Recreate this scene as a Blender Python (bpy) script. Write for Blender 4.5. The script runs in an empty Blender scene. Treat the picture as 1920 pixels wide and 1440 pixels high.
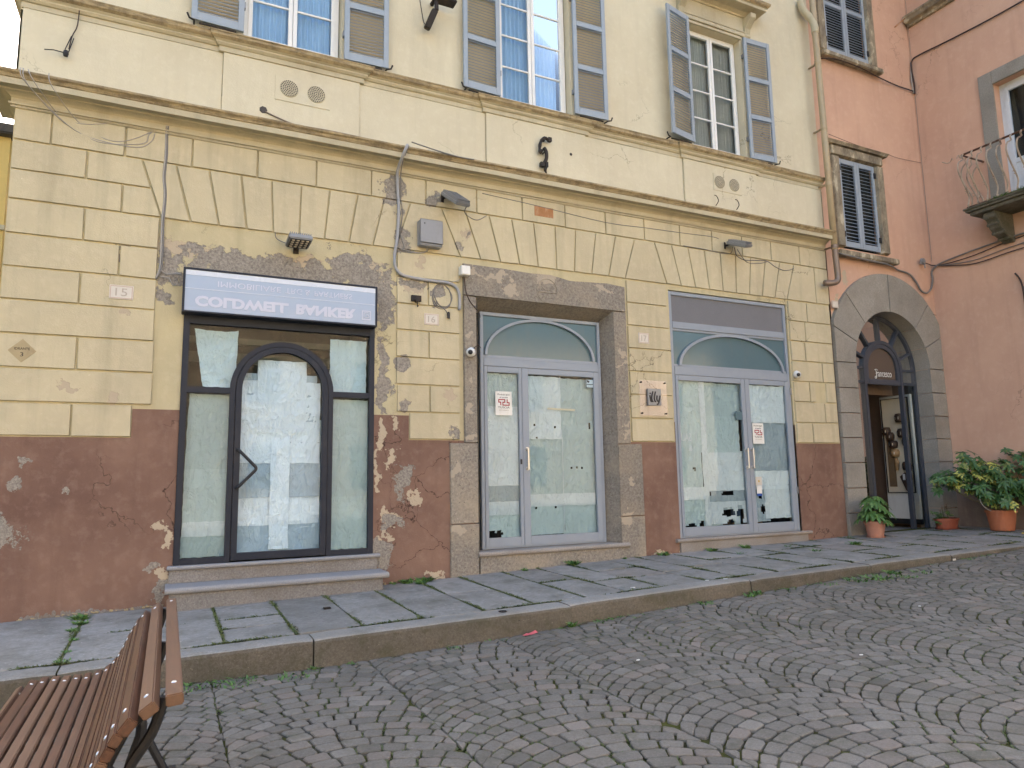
import bpy, bmesh, math, random
from mathutils import Vector, Matrix
R = math.radians
random.seed(7)
rnd = random.random
def uni(a, b): return random.uniform(a, b)
scene = bpy.context.scene
COL = scene.collection

# ------------------------------------------------------------------ camera
cam_d = bpy.data.cameras.new("camera"); cam = bpy.data.objects.new("camera", cam_d); COL.objects.link(cam)
right = Vector((0.89941978, -0.43673189, -0.01758734)); up = Vector((-0.04298531, -0.12842468, 0.99078725)); fwd = Vector((0.43496703, 0.89037765, 0.13428075))
mw = Matrix((right, up, -fwd)).transposed().to_4x4(); mw.translation = (0, 0, 1.5)
cam.matrix_world = mw
cam_d.sensor_fit = 'HORIZONTAL'; cam_d.sensor_width = 36; cam_d.lens = 24.703
cam_d.clip_start = .05; cam_d.clip_end = 500
scene.camera = cam
# ------------------------------------------------------------------ light
SUN_EL, SUN_AZ = R(40), R(22)        # azimuth from +Y towards +X: the sun stands behind the houses
w = bpy.data.worlds.new("World"); scene.world = w; w.use_nodes = True
nt = w.node_tree; bg = nt.nodes['Background']; sky = nt.nodes.new('ShaderNodeTexSky')
sky.sky_type = 'NISHITA'; sky.sun_disc = False; sky.sun_elevation = SUN_EL; sky.sun_rotation = SUN_AZ
sky.air_density = 1.1; sky.dust_density = 8.0; sky.ozone_density = 0.1
nt.links.new(sky.outputs[0], bg.inputs[0]); bg.inputs[1].default_value = .15
sd = bpy.data.lights.new("sun", 'SUN'); sd.energy = 2.0; sd.angle = R(.5); sd.color = (1, .93, .82)
sun = bpy.data.objects.new("sun", sd); COL.objects.link(sun)
sdir = Vector((math.sin(SUN_AZ) * math.cos(SUN_EL), math.cos(SUN_AZ) * math.cos(SUN_EL), math.sin(SUN_EL)))
sun.rotation_euler = sdir.to_track_quat('Z', 'Y').to_euler(); sun.location = (0, 20, 20)
vs = scene.view_settings; vs.view_transform = 'Standard'; vs.look = 'None'; vs.gamma = 1; vs.exposure = 2.5
scene.render.engine = 'CYCLES'
cy = scene.cycles; cy.max_bounces = 7; cy.diffuse_bounces = 4; cy.glossy_bounces = 3; cy.transmission_bounces = 6; cy.transparent_max_bounces = 10

# ------------------------------------------------------------------ helpers
class MB:
    def __init__(s): s.v = []; s.f = []; s.m = []
    def face(s, pts, m=0):
        n = len(s.v); s.v += [tuple(p) for p in pts]; s.f.append(tuple(range(n, n + len(pts)))); s.m.append(m)
    def idx(s, pts, faces, m=0):
        n = len(s.v); s.v += [tuple(p) for p in pts]
        for f in faces: s.f.append(tuple(i + n for i in f)); s.m.append(m)
    def box(s, x0, x1, y0, y1, z0, z1, m=0):
        P = [(x, y, z) for z in (z0, z1) for y in (y0, y1) for x in (x0, x1)]
        s.idx(P, [(0, 2, 3, 1), (4, 5, 7, 6), (0, 1, 5, 4), (2, 6, 7, 3), (0, 4, 6, 2), (1, 3, 7, 5)], m); return s
    def prism(s, poly, fn0, fn1, m=0, cap0=True, cap1=True):
        # poly: 2D loop; fn0/fn1 map (a, b) to 3D on each side
        n = len(poly); A = [fn0(*p) for p in poly]; B = [fn1(*p) for p in poly]
        F = [(i, (i + 1) % n, (i + 1) % n + n, i + n) for i in range(n)]
        if cap0: F.append(tuple(range(n))[::-1])
        if cap1: F.append(tuple(range(n, 2 * n)))
        s.idx(A + B, F, m); return s
    def tube(s, pts, r, n=8, m=0, cap=True):
        pts = [Vector(p) for p in pts]; rings = []; prev = None
        for i, p in enumerate(pts):
            d = (pts[min(i + 1, len(pts) - 1)] - pts[max(i - 1, 0)])
            if d.length < 1e-9: d = Vector((0, 0, 1))
            d.normalize()
            if prev is None:
                a = d.orthogonal().normalized()
            else:
                a = (prev - d * prev.dot(d))
                a = a.normalized() if a.length > 1e-6 else d.orthogonal().normalized()
            prev = a; b = d.cross(a); rr = r[i] if isinstance(r, (list, tuple)) else r
            rings.append([p + (a * math.cos(t) + b * math.sin(t)) * rr for t in [2 * math.pi * k / n for k in range(n)]])
        P = [q for ring in rings for q in ring]; F = []
        for i in range(len(rings) - 1):
            for k in range(n): F.append((i * n + k, i * n + (k + 1) % n, (i + 1) * n + (k + 1) % n, (i + 1) * n + k))
        if cap: F.append(tuple(range(n))[::-1]); F.append(tuple(range((len(rings) - 1) * n, len(rings) * n)))
        s.idx(P, F, m); return s
    def lathe(s, prof, c, n=20, m=0, axis='z', sy=1.0):
        P = []; F = []
        for (r_, h) in prof:
            for k in range(n):
                t = 2 * math.pi * k / n; a, b = r_ * math.cos(t), r_ * math.sin(t) * sy
                if axis == 'z': P.append((c[0] + a, c[1] + b, c[2] + h))
                elif axis == 'y': P.append((c[0] + a, c[1] + h, c[2] + b))
                else: P.append((c[0] + h, c[1] + a, c[2] + b))
        for i in range(len(prof) - 1):
            for k in range(n): F.append((i * n + k, i * n + (k + 1) % n, (i + 1) * n + (k + 1) % n, (i + 1) * n + k))
        s.idx(P, F, m); return s
    def build(s, name, mats, parent=None, smooth=False, tint=None, bevel=0):
        me = bpy.data.meshes.new(name); me.from_pydata(s.v, [], s.f); me.update()
        mats = mats if isinstance(mats, (list, tuple)) else [mats]
        for m_ in mats: me.materials.append(m_)
        if len(mats) > 1: me.polygons.foreach_set('material_index', s.m)
        if smooth: me.polygons.foreach_set('use_smooth', [True] * len(me.polygons))
        if tint is not None:
            at = me.attributes.new('tint', 'FLOAT', 'FACE')
            at.data.foreach_set('value', tint if isinstance(tint, list) else [tint] * len(me.polygons))
        bm = bmesh.new(); bm.from_mesh(me); bmesh.ops.recalc_face_normals(bm, faces=bm.faces)
        if bevel:
            bmesh.ops.bevel(bm, geom=[e for e in bm.edges if e.is_manifold and e.calc_face_angle(0) > .5], offset=bevel, segments=2, affect='EDGES', clamp_overlap=True)
        bm.to_mesh(me); bm.free()
        o = bpy.data.objects.new(name, me); COL.objects.link(o)
        if parent: o.parent = parent
        return o
def link(name, me, parent=None, loc=(0, 0, 0), rot=(0, 0, 0), scl=None):
    o = bpy.data.objects.new(name, me); COL.objects.link(o); o.location = loc; o.rotation_euler = rot
    if scl: o.scale = scl
    if parent: o.parent = parent
    return o
def tag(o, label=None, cat=None, group=None, kind=None):
    if label: o['label'] = label
    if cat: o['category'] = cat
    if group: o['group'] = group
    if kind: o['kind'] = kind
    return o
def thing(name, label, cat, group=None, loc=(0, 0, 0)):
    o = bpy.data.objects.new(name, None); COL.objects.link(o); o.location = loc; o.empty_display_size = .1
    return tag(o, label, cat, group)
YF = 8.0
def arc(cx, cz, r, a0, a1, n, rz=None):
    rz = rz or r
    return [(cx + r * math.cos(R(a0 + (a1 - a0) * i / n)), cz + rz * math.sin(R(a0 + (a1 - a0) * i / n))) for i in range(n + 1)]
def smoothpath(pts, k=4):
    pts = [Vector(p) for p in pts]; out = []
    for i in range(len(pts) - 1):
        p0 = pts[max(i - 1, 0)]; p1 = pts[i]; p2 = pts[i + 1]; p3 = pts[min(i + 2, len(pts) - 1)]
        for j in range(k):
            t = j / k
            out.append(.5 * ((2 * p1) + (p2 - p0) * t + (2 * p0 - 5 * p1 + 4 * p2 - p3) * t * t + (3 * p1 - p0 - 3 * p2 + p3) * t ** 3))
    return out + [pts[-1]]

# ------------------------------------------------------------------ materials
class NB:
    def __init__(s, name):
        s.mat = bpy.data.materials.new(name); s.mat.use_nodes = True; s.t = s.mat.node_tree
        s.n = s.t.nodes; s.bsdf = s.n['Principled BSDF']; s.out = s.n['Material Output']
        s.pos = s.n.new('ShaderNodeNewGeometry').outputs['Position']
    def node(s, typ, **kw):
        n = s.n.new(typ)
        for k, v in kw.items(): setattr(n, k, v)
        return n
    def put(s, sock, v):
        if hasattr(v, 'is_output') or isinstance(v, bpy.types.NodeSocket): s.t.links.new(v, sock)
        else:
            if sock.type == 'RGBA' and len(v) == 3: v = (*v, 1)
            sock.default_value = v
    def mapv(s, scl=(1, 1, 1), loc=(0, 0, 0), src=None):
        n = s.node('ShaderNodeMapping'); s.put(n.inputs[0], src or s.pos); n.inputs['Scale'].default_value = scl; n.inputs['Location'].default_value = loc
        return n.outputs[0]
    def noise(s, scale, detail=4, rough=.55, vec=None, dist=0, w=None):
        n = s.node('ShaderNodeTexNoise'); s.put(n.inputs['Vector'], vec or s.pos); n.inputs['Scale'].default_value = scale
        n.inputs['Detail'].default_value = detail; n.inputs['Roughness'].default_value = rough; n.inputs['Distortion'].default_value = dist
        return n.outputs['Fac'], n.outputs['Color']
    def voro(s, scale, feature='F1', vec=None):
        n = s.node('ShaderNodeTexVoronoi', feature=feature); s.put(n.inputs['Vector'], vec or s.pos); n.inputs['Scale'].default_value = scale
        return n.outputs['Distance']
    def rng(s, v, a, b, c=0, d=1):
        n = s.node('ShaderNodeMapRange'); s.put(n.inputs[0], v)
        for i, q in enumerate((a, b, c, d)): n.inputs[i + 1].default_value = q
        return n.outputs[0]
    def math(s, op, a, b=0.0, clamp=False):
        n = s.node('ShaderNodeMath', operation=op, use_clamp=clamp); s.put(n.inputs[0], a)
        if op not in ('SQRT', 'ABSOLUTE'): s.put(n.inputs[1], b)
        return n.outputs[0]
    def vmath(s, op, a, b):
        n = s.node('ShaderNodeVectorMath', operation=op); s.put(n.inputs[0], a); s.put(n.inputs[1], b)
        return n.outputs['Value'] if op in ('LENGTH', 'DISTANCE') else n.outputs[0]
    def mix(s, f, a, b, mode='MIX'):
        n = s.node('ShaderNodeMix', data_type='RGBA', blend_type=mode); s.put(n.inputs[0], f); s.put(n.inputs[6], a); s.put(n.inputs[7], b)
        return n.outputs[2]
    def attr(s, name): return s.node('ShaderNodeAttribute', attribute_name=name).outputs['Fac']
    def objrand(s): return s.node('ShaderNodeObjectInfo').outputs['Random']
    def bump(s, h, strength=.3, dist=.01, normal=None):
        n = s.node('ShaderNodeBump'); s.put(n.inputs['Height'], h); n.inputs['Strength'].default_value = strength; n.inputs['Distance'].default_value = dist
        if normal: s.put(n.inputs['Normal'], normal)
        return n.outputs[0]
    def done(s, col, rough=.8, normal=None, spec=.3, metal=0):
        s.put(s.bsdf.inputs['Base Color'], col); s.put(s.bsdf.inputs['Roughness'], rough)
        s.bsdf.inputs['Specular IOR Level'].default_value = spec; s.bsdf.inputs['Metallic'].default_value = metal
        if normal: s.put(s.bsdf.inputs['Normal'], normal)
        return s.mat
    def spots(s, spots, soft=.35, nscale=7, amp=.9):
        """blots at given wall points with a ragged outline: returns 0..1"""
        nf, nc = s.noise(nscale, 6, .68); acc = None; wf, wc = s.noise(5, 4, .6, s.mapv(loc=(5, 5, 5)))
        wp = s.vmath('ADD', s.pos, s.vmath('MULTIPLY', s.vmath('SUBTRACT', wc, (.5, .5, .5)), (.36, .0, .36)))
        for (cx, cz, rx, rz) in spots:
            mp = s.mapv((1 / rx, 0, 1 / rz), (-cx / rx, 0, -cz / rz), wp); d = s.vmath('LENGTH', mp, (0, 0, 0))
            acc = d if acc is None else s.math('MINIMUM', acc, d)
        v = s.math('ADD', acc, s.math('MULTIPLY', s.math('SUBTRACT', nf, .5), amp * 4))
        return s.rng(v, 1 + soft * .1, 1 - soft * .1)
    def cracks(s, scale, width=.012, keep=.56):
        nf, nc = s.noise(1.6, 5, .6); vec = s.vmath('ADD', s.pos, s.vmath('MULTIPLY', nc, (.9, .9, .9)))
        e = s.voro(scale, 'DISTANCE_TO_EDGE', vec); m, _ = s.noise(.55, 2, .5, s.mapv(loc=(3, 1, 7)))
        return s.math('MULTIPLY', s.rng(e, width, 0), s.rng(m, keep, keep + .06))

def plaster(name, base, dark, light, grey=None, cream=None, dirt=.35, crack=.9, bumpy=1.0, crack_keep=.56, pale=None):
    b = NB(name); n1, c1 = b.noise(1.1, 6, .6); n2, _ = b.noise(9, 6, .65); n3, _ = b.noise(70, 3, .6)
    col = b.mix(b.rng(n1, .35, .68), base, dark); col = b.mix(b.math('MULTIPLY', b.rng(n2, .5, .75), .45), col, light)
    st, _ = b.noise(1.0, 5, .6, b.mapv((5.5, 5.5, .5))); col = b.mix(b.math('MULTIPLY', b.rng(st, .52, .78), dirt), col, [c * .62 for c in dark])
    sc, _ = b.noise(26, 4, .7, b.mapv((1, 1, 1.3), (5, 5, 5))); col = b.mix(b.math('MULTIPLY', b.rng(sc, .70, .74), .55), col, [min(1, c * 1.25 + .08) for c in light])
    vr = b.objrand(); col = b.mix(b.rng(vr, 0, 1, 0, .10), col, dark)
    n = b.math('ADD', b.math('MULTIPLY', n2, .6), b.math('MULTIPLY', n3, .35))
    if crack:
        cr = b.cracks(1.1, .008, crack_keep); col = b.mix(b.math('MULTIPLY', cr, crack), col, [c * .3 for c in dark]); n = b.math('SUBTRACT', n, b.math('MULTIPLY', cr, .6))
    rgh = .88
    if pale:
        m = b.spots(pale, 2.2, 4, .5); col = b.mix(b.math('MULTIPLY', m, .5), col, [min(1, c * 1.2) for c in light])
    if cream:
        m = b.spots(cream, .5, 9, 1.0); col = b.mix(m, col, (.45, .37, .265)); n = b.math('SUBTRACT', n, b.math('MULTIPLY', m, .7))
    if grey:
        m = b.spots(grey, .5, 6, .95); g3, _ = b.noise(45, 5, .7); gc = b.mix(b.rng(g3, .35, .65), (.175, .155, .13), (.36, .325, .275))
        rim = b.math('MULTIPLY', b.math('MULTIPLY', m, b.math('SUBTRACT', 1.0, m)), 2.5, True)
        col = b.mix(m, col, gc); col = b.mix(b.math('MULTIPLY', rim, .6), col, (.16, .13, .10)); n = b.math('SUBTRACT', n, b.math('MULTIPLY', m, 1.4)); n = b.math('ADD', n, b.math('MULTIPLY', b.math('MULTIPLY', g3, m), 1.2))
    return b.done(col, rgh, b.bump(n, .55 * bumpy, .012), .15)

G_TOP = [(.9, 3.86, 1.25, .17), (1.86, 3.95, .34, .24), (2.22, 3.68, .14, .34), (.35, 3.95, .3, .12), (-.08, 3.72, .13, .13), (-.12, 3.5, .06, .1), (2.22, 3.0, .06, .2), (2.24, 2.6, .10, .2), (2.18, 2.38, .05, .12),
         (2.33, 5.02, .13, .22), (2.45, 4.4, .09, .14), (2.86, 5.0, .09, .08), (3.29, 4.6, .05, .06), (2.46, 2.9, .08, .1), (2.48, 2.37, .05, .07), (2.6, 3.9, .2, .06), (2.9, 3.8, .1, .1), (3.14, 2.04, .06, .08), (3.2, 4.42, .05, .06)]
C_TOP = [(2.3, 2.16, .08, .16), (2.68, 4.15, .06, .06), (3.28, 4.62, .08, .07), (-.45, 3.25, .05, .05), (2.55, 3.82, .13, .06), (-.9, 2.45, .09, .04), (-.55, 2.37, .07, .03), (3.05, 2.55, .06, .07), (.0, 4.0, .25, .1), (1.3, 4.0, .2, .06), (2.1, 4.05, .12, .08)]
G_DADO = [(-1.5, 1.07, .3, .15), (-1.26, 1.54, .06, .045), (-1.24, 1.75, .03, .03), (2.48, 1.5, .10, .19), (2.36, 1.05, .13, .08), (-.03, .5, .05, .12), (2.18, .75, .1, .13), (2.24, .6, .1, .1), (-.9, 1.45, .03, .03), (-.1, .72, .05, .08)]
C_DADO = [(2.22, 2.03, .055, .17), (2.33, 1.78, .06, .11), (2.37, 2.17, .04, .06), (2.63, 1.3, .07, .07), (2.29, .96, .06, .10), (2.33, 1.12, .08, .05), (2.25, 1.12, .04, .10), (-.05, 1.1, .06, .05), (.04, .98, .03, .1), (2.16, 1.6, .025, .25), (2.85, .43, .13, .04), (6.2, .42, .2, .06), (2.2, .75, .08, .12), (.0, .6, .04, .12), (8.9, .47, .06, .1)]
M = {}
M['yellow'] = plaster('yellow_stucco', (.52, .45, .275), (.45, .39, .245), (.58, .51, .335), G_TOP, C_TOP, dirt=.45, crack=.9)
M['block'] = plaster('yellow_block_stucco', (.545, .475, .315), (.45, .39, .262), (.615, .545, .385), G_TOP[9:], C_TOP[1:8], dirt=.5, crack=.9)
M['upper'] = plaster('upper_cream_stucco', (.59, .54, .40), (.53, .475, .345), (.645, .605, .47), dirt=.22, crack=.7, bumpy=.7)
M['trim'] = plaster('cream_trim_stucco', (.51, .46, .33), (.42, .37, .26), (.57, .52, .39), dirt=.4, crack=0, bumpy=.8)
M['dado'] = plaster('brown_dado_stucco', (.238, .146, .106), (.155, .090, .068), (.31, .215, .165), G_DADO, C_DADO, dirt=.3, crack=.95, crack_keep=.47)
M['pink'] = plaster('pink_stucco', (.60, .385, .275), (.54, .34, .245), (.65, .44, .33), None, [(10.3, 4.83, .06, .12), (10.1, 4.4, .05, .12), (9.95, 3.9, .06, .35), (10.0, 3.4, .04, .2)], dirt=.25, crack=.5, bumpy=.6)
M['pink_base'] = plaster('pink_grey_plinth_stucco', (.22, .165, .13), (.16, .12, .10), (.30, .23, .18), dirt=.5, crack=.4)
def weathered_top(name, base, dark):
    b = NB(name); n1, _ = b.noise(6, 6, .65, b.mapv((1, 1, 4))); n2, _ = b.noise(40, 4, .6); st, _ = b.noise(2.2, 5, .65, b.mapv((4, 4, 1)))
    col = b.mix(b.rng(n1, .42, .6), base, dark); col = b.mix(b.math('MULTIPLY', b.rng(st, .5, .7), .6), col, [c * .5 for c in dark])
    return b.done(col, .9, b.bump(b.math('ADD', n1, n2), .5, .01), .15)
M['lip'] = weathered_top('weathered_cornice_lip', (.40, .32, .19), (.24, .19, .12))
def stone(name, a, c, d, scale=55, pits=.5, stain=.4, tint=False, moss=0.0, bs=.6, blots=None):
    b = NB(name); n1, _ = b.noise(scale, 5, .75); n2, _ = b.noise(2.3, 6, .6); n3, _ = b.noise(scale * 2.5, 3, .6); v = b.voro(scale * .8)
    col = b.mix(b.rng(n1, .36, .64), a, c); col = b.mix(b.math('MULTIPLY', b.rng(n2, .42, .7), stain), col, d)
    pt = b.rng(v, .17, .06); col = b.mix(b.math('MULTIPLY', pt, pits), col, [x * .35 for x in a])
    sp, _ = b.noise(scale * 1.6, 2, .5, b.mapv(loc=(9, 3, 2))); col = b.mix(b.math('MULTIPLY', b.rng(sp, .68, .72), .4), col, [min(1, x * 1.9) for x in c])
    if tint:
        t = b.attr('tint'); col = b.mix(b.rng(t, 0, .5, .55, 0), col, [x * .55 for x in a]); col = b.mix(b.rng(t, .55, 1, 0, .5), col, [min(1, x * 1.5) for x in c])
        col = b.mix(b.rng(b.math('FRACT', b.math('MULTIPLY', t, 7.31)), .75, 1, 0, .28), col, (.30, .23, .19))
    else:
        col = b.mix(b.rng(b.objrand(), 0, 1, 0, .3), col, [x * .62 for x in a])
    if moss:
        m, _ = b.noise(5, 6, .7, b.mapv(loc=(2, 8, 1))); col = b.mix(b.math('MULTIPLY', b.rng(m, .5, .66), moss), col, (.06, .062, .03))
    if blots: bm2 = b.spots(blots, .6, 9, .8); col = b.mix(b.math('MULTIPLY', bm2, .85), col, (.42, .35, .26))
    h = b.math('ADD', b.math('MULTIPLY', n1, .7), b.math('MULTIPLY', n3, .4)); h = b.math('SUBTRACT', h, b.math('MULTIPLY', pt, .5))
    return b.done(col, .85, b.bump(h, bs, .008), .25)
M['peperino'] = stone('peperino_stone', (.17, .148, .122), (.33, .295, .245), (.40, .33, .235), 30, .85, .6, bs=1.0, blots=[(3.33, 2.72, .03, .04), (3.33, 2.36, .045, .05), (3.33, 2.05, .05, .06), (3.32, 3.28, .05, .04), (3.13, 1.62, .05, .08), (5.62, 3.2, .06, .05), (5.6, 2.45, .03, .04), (5.62, 2.25, .02, .04), (5.6, 2.1, .03, .05), (5.7, 1.45, .05, .06), (5.6, .95, .06, .1), (5.66, 3.8, .03, .03), (3.7, 4.1, .25, .04), (4.45, 4.16, .12, .07), (3.35, 4.1, .08, .05), (5.3, 4.1, .1, .03), (3.12, .92, .15, .05), (5.65, 3.05, .1, .02), (3.9, 3.95, .08, .06)])
M['peperino2'] = stone('grey_arch_stone', (.26, .24, .205), (.35, .325, .28), (.19, .17, .14), 45, .5, .6)
M['sill'] = stone('sill_stone', (.25, .225, .20), (.36, .33, .29), (.22, .16, .11), 60, .4, .5)
M['step'] = stone('step_stone', (.25, .245, .245), (.34, .335, .33), (.23, .22, .21), 90, .3, .3, bs=.3)
M['riser'] = stone('step_riser_stone', (.18, .165, .15), (.32, .30, .275), (.16, .12, .08), 60, .5, .5)
M['slab'] = stone('paving_slab_stone', (.228, .218, .198), (.318, .306, .283), (.158, .149, .127), 22, .3, .75, tint=True, moss=.3, bs=.45)
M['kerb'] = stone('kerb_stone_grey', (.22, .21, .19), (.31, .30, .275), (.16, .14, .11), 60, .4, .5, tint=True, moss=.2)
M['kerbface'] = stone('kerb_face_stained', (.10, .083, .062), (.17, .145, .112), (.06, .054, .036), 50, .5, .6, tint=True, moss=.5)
M['cobble'] = stone('cobble_basalt', (.136, .124, .106), (.198, .184, .160), (.112, .102, .082), 60, .3, .6, tint=True, moss=.35, bs=.4)
def bedmat():
    b = NB('joint_bed'); a, _ = b.noise(.55, 3, .5, b.mapv(loc=(1.2, .3, 0))); n, _ = b.noise(60, 4, .7); g, _ = b.noise(1.3, 5, .65, b.mapv(loc=(4, 4, 0)))
    sand = b.mix(n, (.17, .155, .115), (.27, .25, .20)); dark = b.mix(n, (.016, .014, .011), (.045, .038, .03)); moss = b.mix(n, (.035, .042, .010), (.10, .10, .03))
    col = b.mix(b.rng(g, .40, .54), dark, moss); col = b.mix(b.rng(a, .58, .66), col, sand)
    return b.done(col, .95, b.bump(n, .8, .01), .1)
M['bed'] = bedmat()
def paint(name, col, rough=.5, spec=.4, var=.12, metal=0, dirt=(.2, .17, .13), dk=.25, bs=.15):
    b = NB(name); n, _ = b.noise(14, 5, .6); n2, _ = b.noise(3, 5, .6, b.mapv((3, 3, 1)))
    c = b.mix(b.rng(n, .3, .7, 0, var * 2), col, [x * .75 for x in col]); c = b.mix(b.math('MULTIPLY', b.rng(n2, .52, .75), dk), c, dirt)
    return b.done(c, b.rng(n, .3, .7, rough * .85, min(1, rough * 1.2)), b.bump(n, bs, .004), spec, metal)
M['alu'] = paint('blue_grey_door_paint', (.26, .295, .34), .42, .4, .06, dk=.12)
M['shutter'] = paint('blue_grey_shutter_paint', (.30, .345, .395), .5, .35, .12, dk=.12)
M['louvre'] = paint('grey_louvre_paint', (.29, .36, .47), .6, .3, .1, dk=.08)
M['darkframe'] = paint('dark_slate_frame', (.015, .020, .033), .45, .25, .1, dirt=(.06, .06, .07), dk=.25)
M['bluedark'] = paint('slate_blue_metal', (.050, .058, .075), .4, .45, .12, dirt=(.10, .10, .1), dk=.3)
M['white'] = paint('white_paint', (.72, .72, .70), .45, .4, .06, dk=.12)
M['offwhite'] = paint('old_white_paint', (.60, .62, .64), .5, .35, .1, dk=.25)
M['plastic'] = paint('white_plastic', (.72, .71, .67), .4, .4, .05, dk=.15)
M['greybox'] = paint('grey_plastic', (.28, .28, .285), .5, .3, .1, dk=.3)
M['galv'] = paint('grey_metal', (.25, .255, .26), .45, .5, .15, .3)
M['steel'] = paint('brushed_steel', (.55, .55, .55), .3, .5, .1, .9, dk=.1)
M['black'] = paint('black_metal', (.018, .018, .02), .5, .4, .1, dirt=(.07, .05, .04), dk=.3)
M['iron'] = paint('dark_wrought_iron', (.028, .022, .018), .6, .3, .2, dirt=(.1, .05, .03), dk=.4)
M['rust'] = paint('rusted_plate', (.42, .21, .10), .9, .1, .5, dirt=(.62, .50, .36), dk=.8, bs=.6)
M['rail'] = paint('rusty_cream_ironwork', (.44, .35, .26), .7, .2, .5, dirt=(.08, .035, .022), dk=1.0, bs=.5)
M['railrust'] = paint('rusty_rail', (.11, .055, .035), .8, .2, .4, dirt=(.4, .34, .28), dk=.4)
M['pipe'] = paint('ochre_downpipe', (.40, .32, .20), .45, .4, .12, dirt=(.2, .12, .08), dk=.35)
M['pipe2'] = paint('brown_downpipe', (.22, .16, .12), .4, .4, .12, .4, dk=.4)
M['wire'] = paint('old_grey_cable', (.20, .19, .18), .7, .2, .2)
M['wirel'] = paint('pale_cable', (.36, .34, .31), .7, .2, .2)
M['wireb'] = paint('brown_cable', (.055, .035, .03), .6, .3, .2)
M['conduit'] = paint('grey_conduit', (.33, .33, .335), .5, .35, .15, dk=.3)
M['tile'] = paint('ceramic_tile', (.60, .56, .49), .4, .4, .12, dirt=(.4, .3, .2), dk=.5)
M['tileframe'] = paint('pinkish_tile_edge', (.50, .35, .28), .6, .3, .1)
M['ghost'] = paint('faint_glass_lettering', (.52, .60, .64), .4, .3, .02, dk=0)
M['ink'] = paint('faded_ink', (.42, .37, .31), .6, .2, .1)
M['inkd'] = paint('dark_ink', (.045, .04, .04), .6, .2, .1)
M['dpl'] = paint('bronze_plaque', (.40, .32, .18), .6, .3, .2, dirt=(.2, .14, .08), dk=.5)
M['teal'] = paint('teal_fanlight_film', (.085, .15, .175), .12, .5, .08, dk=.1)
M['granite'] = stone('grey_panel', (.15, .15, .16), (.19, .19, .20), (.12, .12, .13), 90, .2, .3, bs=.1)
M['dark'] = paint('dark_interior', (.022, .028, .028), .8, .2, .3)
M['roomwall'] = paint('room_wall', (.22, .19, .16), .8, .2, .1)
M['beige'] = paint('beige_interior', (.17, .12, .09), .8, .2, .1)
M['terra'] = paint('terracotta', (.36, .125, .06), .7, .25, .15, dirt=(.45, .3, .22), dk=.25)
M['terra2'] = paint('pale_pink_terracotta', (.42, .20, .14), .7, .25, .15, dirt=(.5, .38, .3), dk=.3)
M['terra3'] = paint('red_brown_plastic_pot', (.26, .075, .045), .45, .4, .1, dk=.15)
M['soil'] = paint('soil', (.04, .028, .02), 1, .1, .4, bs=1)
M['ware'] = paint('brown_ware', (.055, .032, .02), .5, .4, .3, dirt=(.2, .12, .06), dk=.5)
M['warel'] = paint('tan_ware', (.34, .21, .10), .5, .4, .3, dk=.2)
M['wood'] = paint('tan_cloth', (.17, .115, .065), .7, .2, .3)
M['orange'] = paint('orange_wood', (.42, .17, .05), .5, .3, .2)
M['board'] = paint('cream_board', (.66, .60, .48), .5, .3, .06, dk=.1)
M['red'] = paint('red_print', (.38, .012, .018), .4, .3, .1)
M['rooftile'] = paint('dark_roof_edge', (.07, .065, .06), .8, .2, .3)
M['litter'] = paint('pink_ribbon', (.55, .12, .14), .5, .3, .2)
M['leafy'] = paint('yellow_leaf', (.55, .38, .10), .6, .3, .2)
M['yel2'] = paint('yellow_neighbour_wall', (.62, .46, .17), .85, .15, .1)
M['opp'] = paint('sunlit_opposite_wall', (.58, .49, .36), .9, .1, .12)
M['oppsh'] = paint('opposite_shutters', (.10, .12, .10), .7, .2, .1)
def woodslat():
    b = NB('bench_wood'); n, _ = b.noise(9, 6, .6, b.mapv((9, .7, 9))); n2, _ = b.noise(2, 3, .5); r = b.objrand()
    c = b.mix(b.rng(n, .3, .7), (.125, .052, .028), (.060, .027, .016)); c = b.mix(b.rng(r, .55, 1, 0, .55), c, (.20, .115, .068)); c = b.mix(b.rng(n2, .5, .8, 0, .25), c, (.2, .13, .09))
    return b.done(c, .48, b.bump(n, .25, .003), .4)
M['bench'] = woodslat()
def glassmat(name, tint=(1, 1, 1), ior=1.5, boost=1.0, rough=.0, wave=.0):
    b = NB(name); b.n.remove(b.bsdf)
    tr = b.node('ShaderNodeBsdfTransparent'); gl = b.node('ShaderNodeBsdfGlossy'); fr = b.node('ShaderNodeFresnel'); mx = b.node('ShaderNodeMixShader')
    b.put(tr.inputs[0], tint); gl.inputs['Roughness'].default_value = rough; fr.inputs[0].default_value = ior
    f = b.math('MULTIPLY', fr.outputs[0], boost, True); b.put(mx.inputs[0], f); b.t.links.new(tr.outputs[0], mx.inputs[1]); b.t.links.new(gl.outputs[0], mx.inputs[2])
    if wave:
        n, _ = b.noise(1.7, 2, .4); bp = b.bump(n, wave, .05); b.put(gl.inputs['Normal'], bp)
    b.t.links.new(mx.outputs[0], b.out.inputs[0]); return b.mat
M['glass'] = glassmat('window_glass', (.88, .95, .97), 1.45, .75, .0, .05)
M['glassup'] = glassmat('upper_window_glass', (.80, .90, 1.0), 1.45, 1.0, .0, .05)
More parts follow.
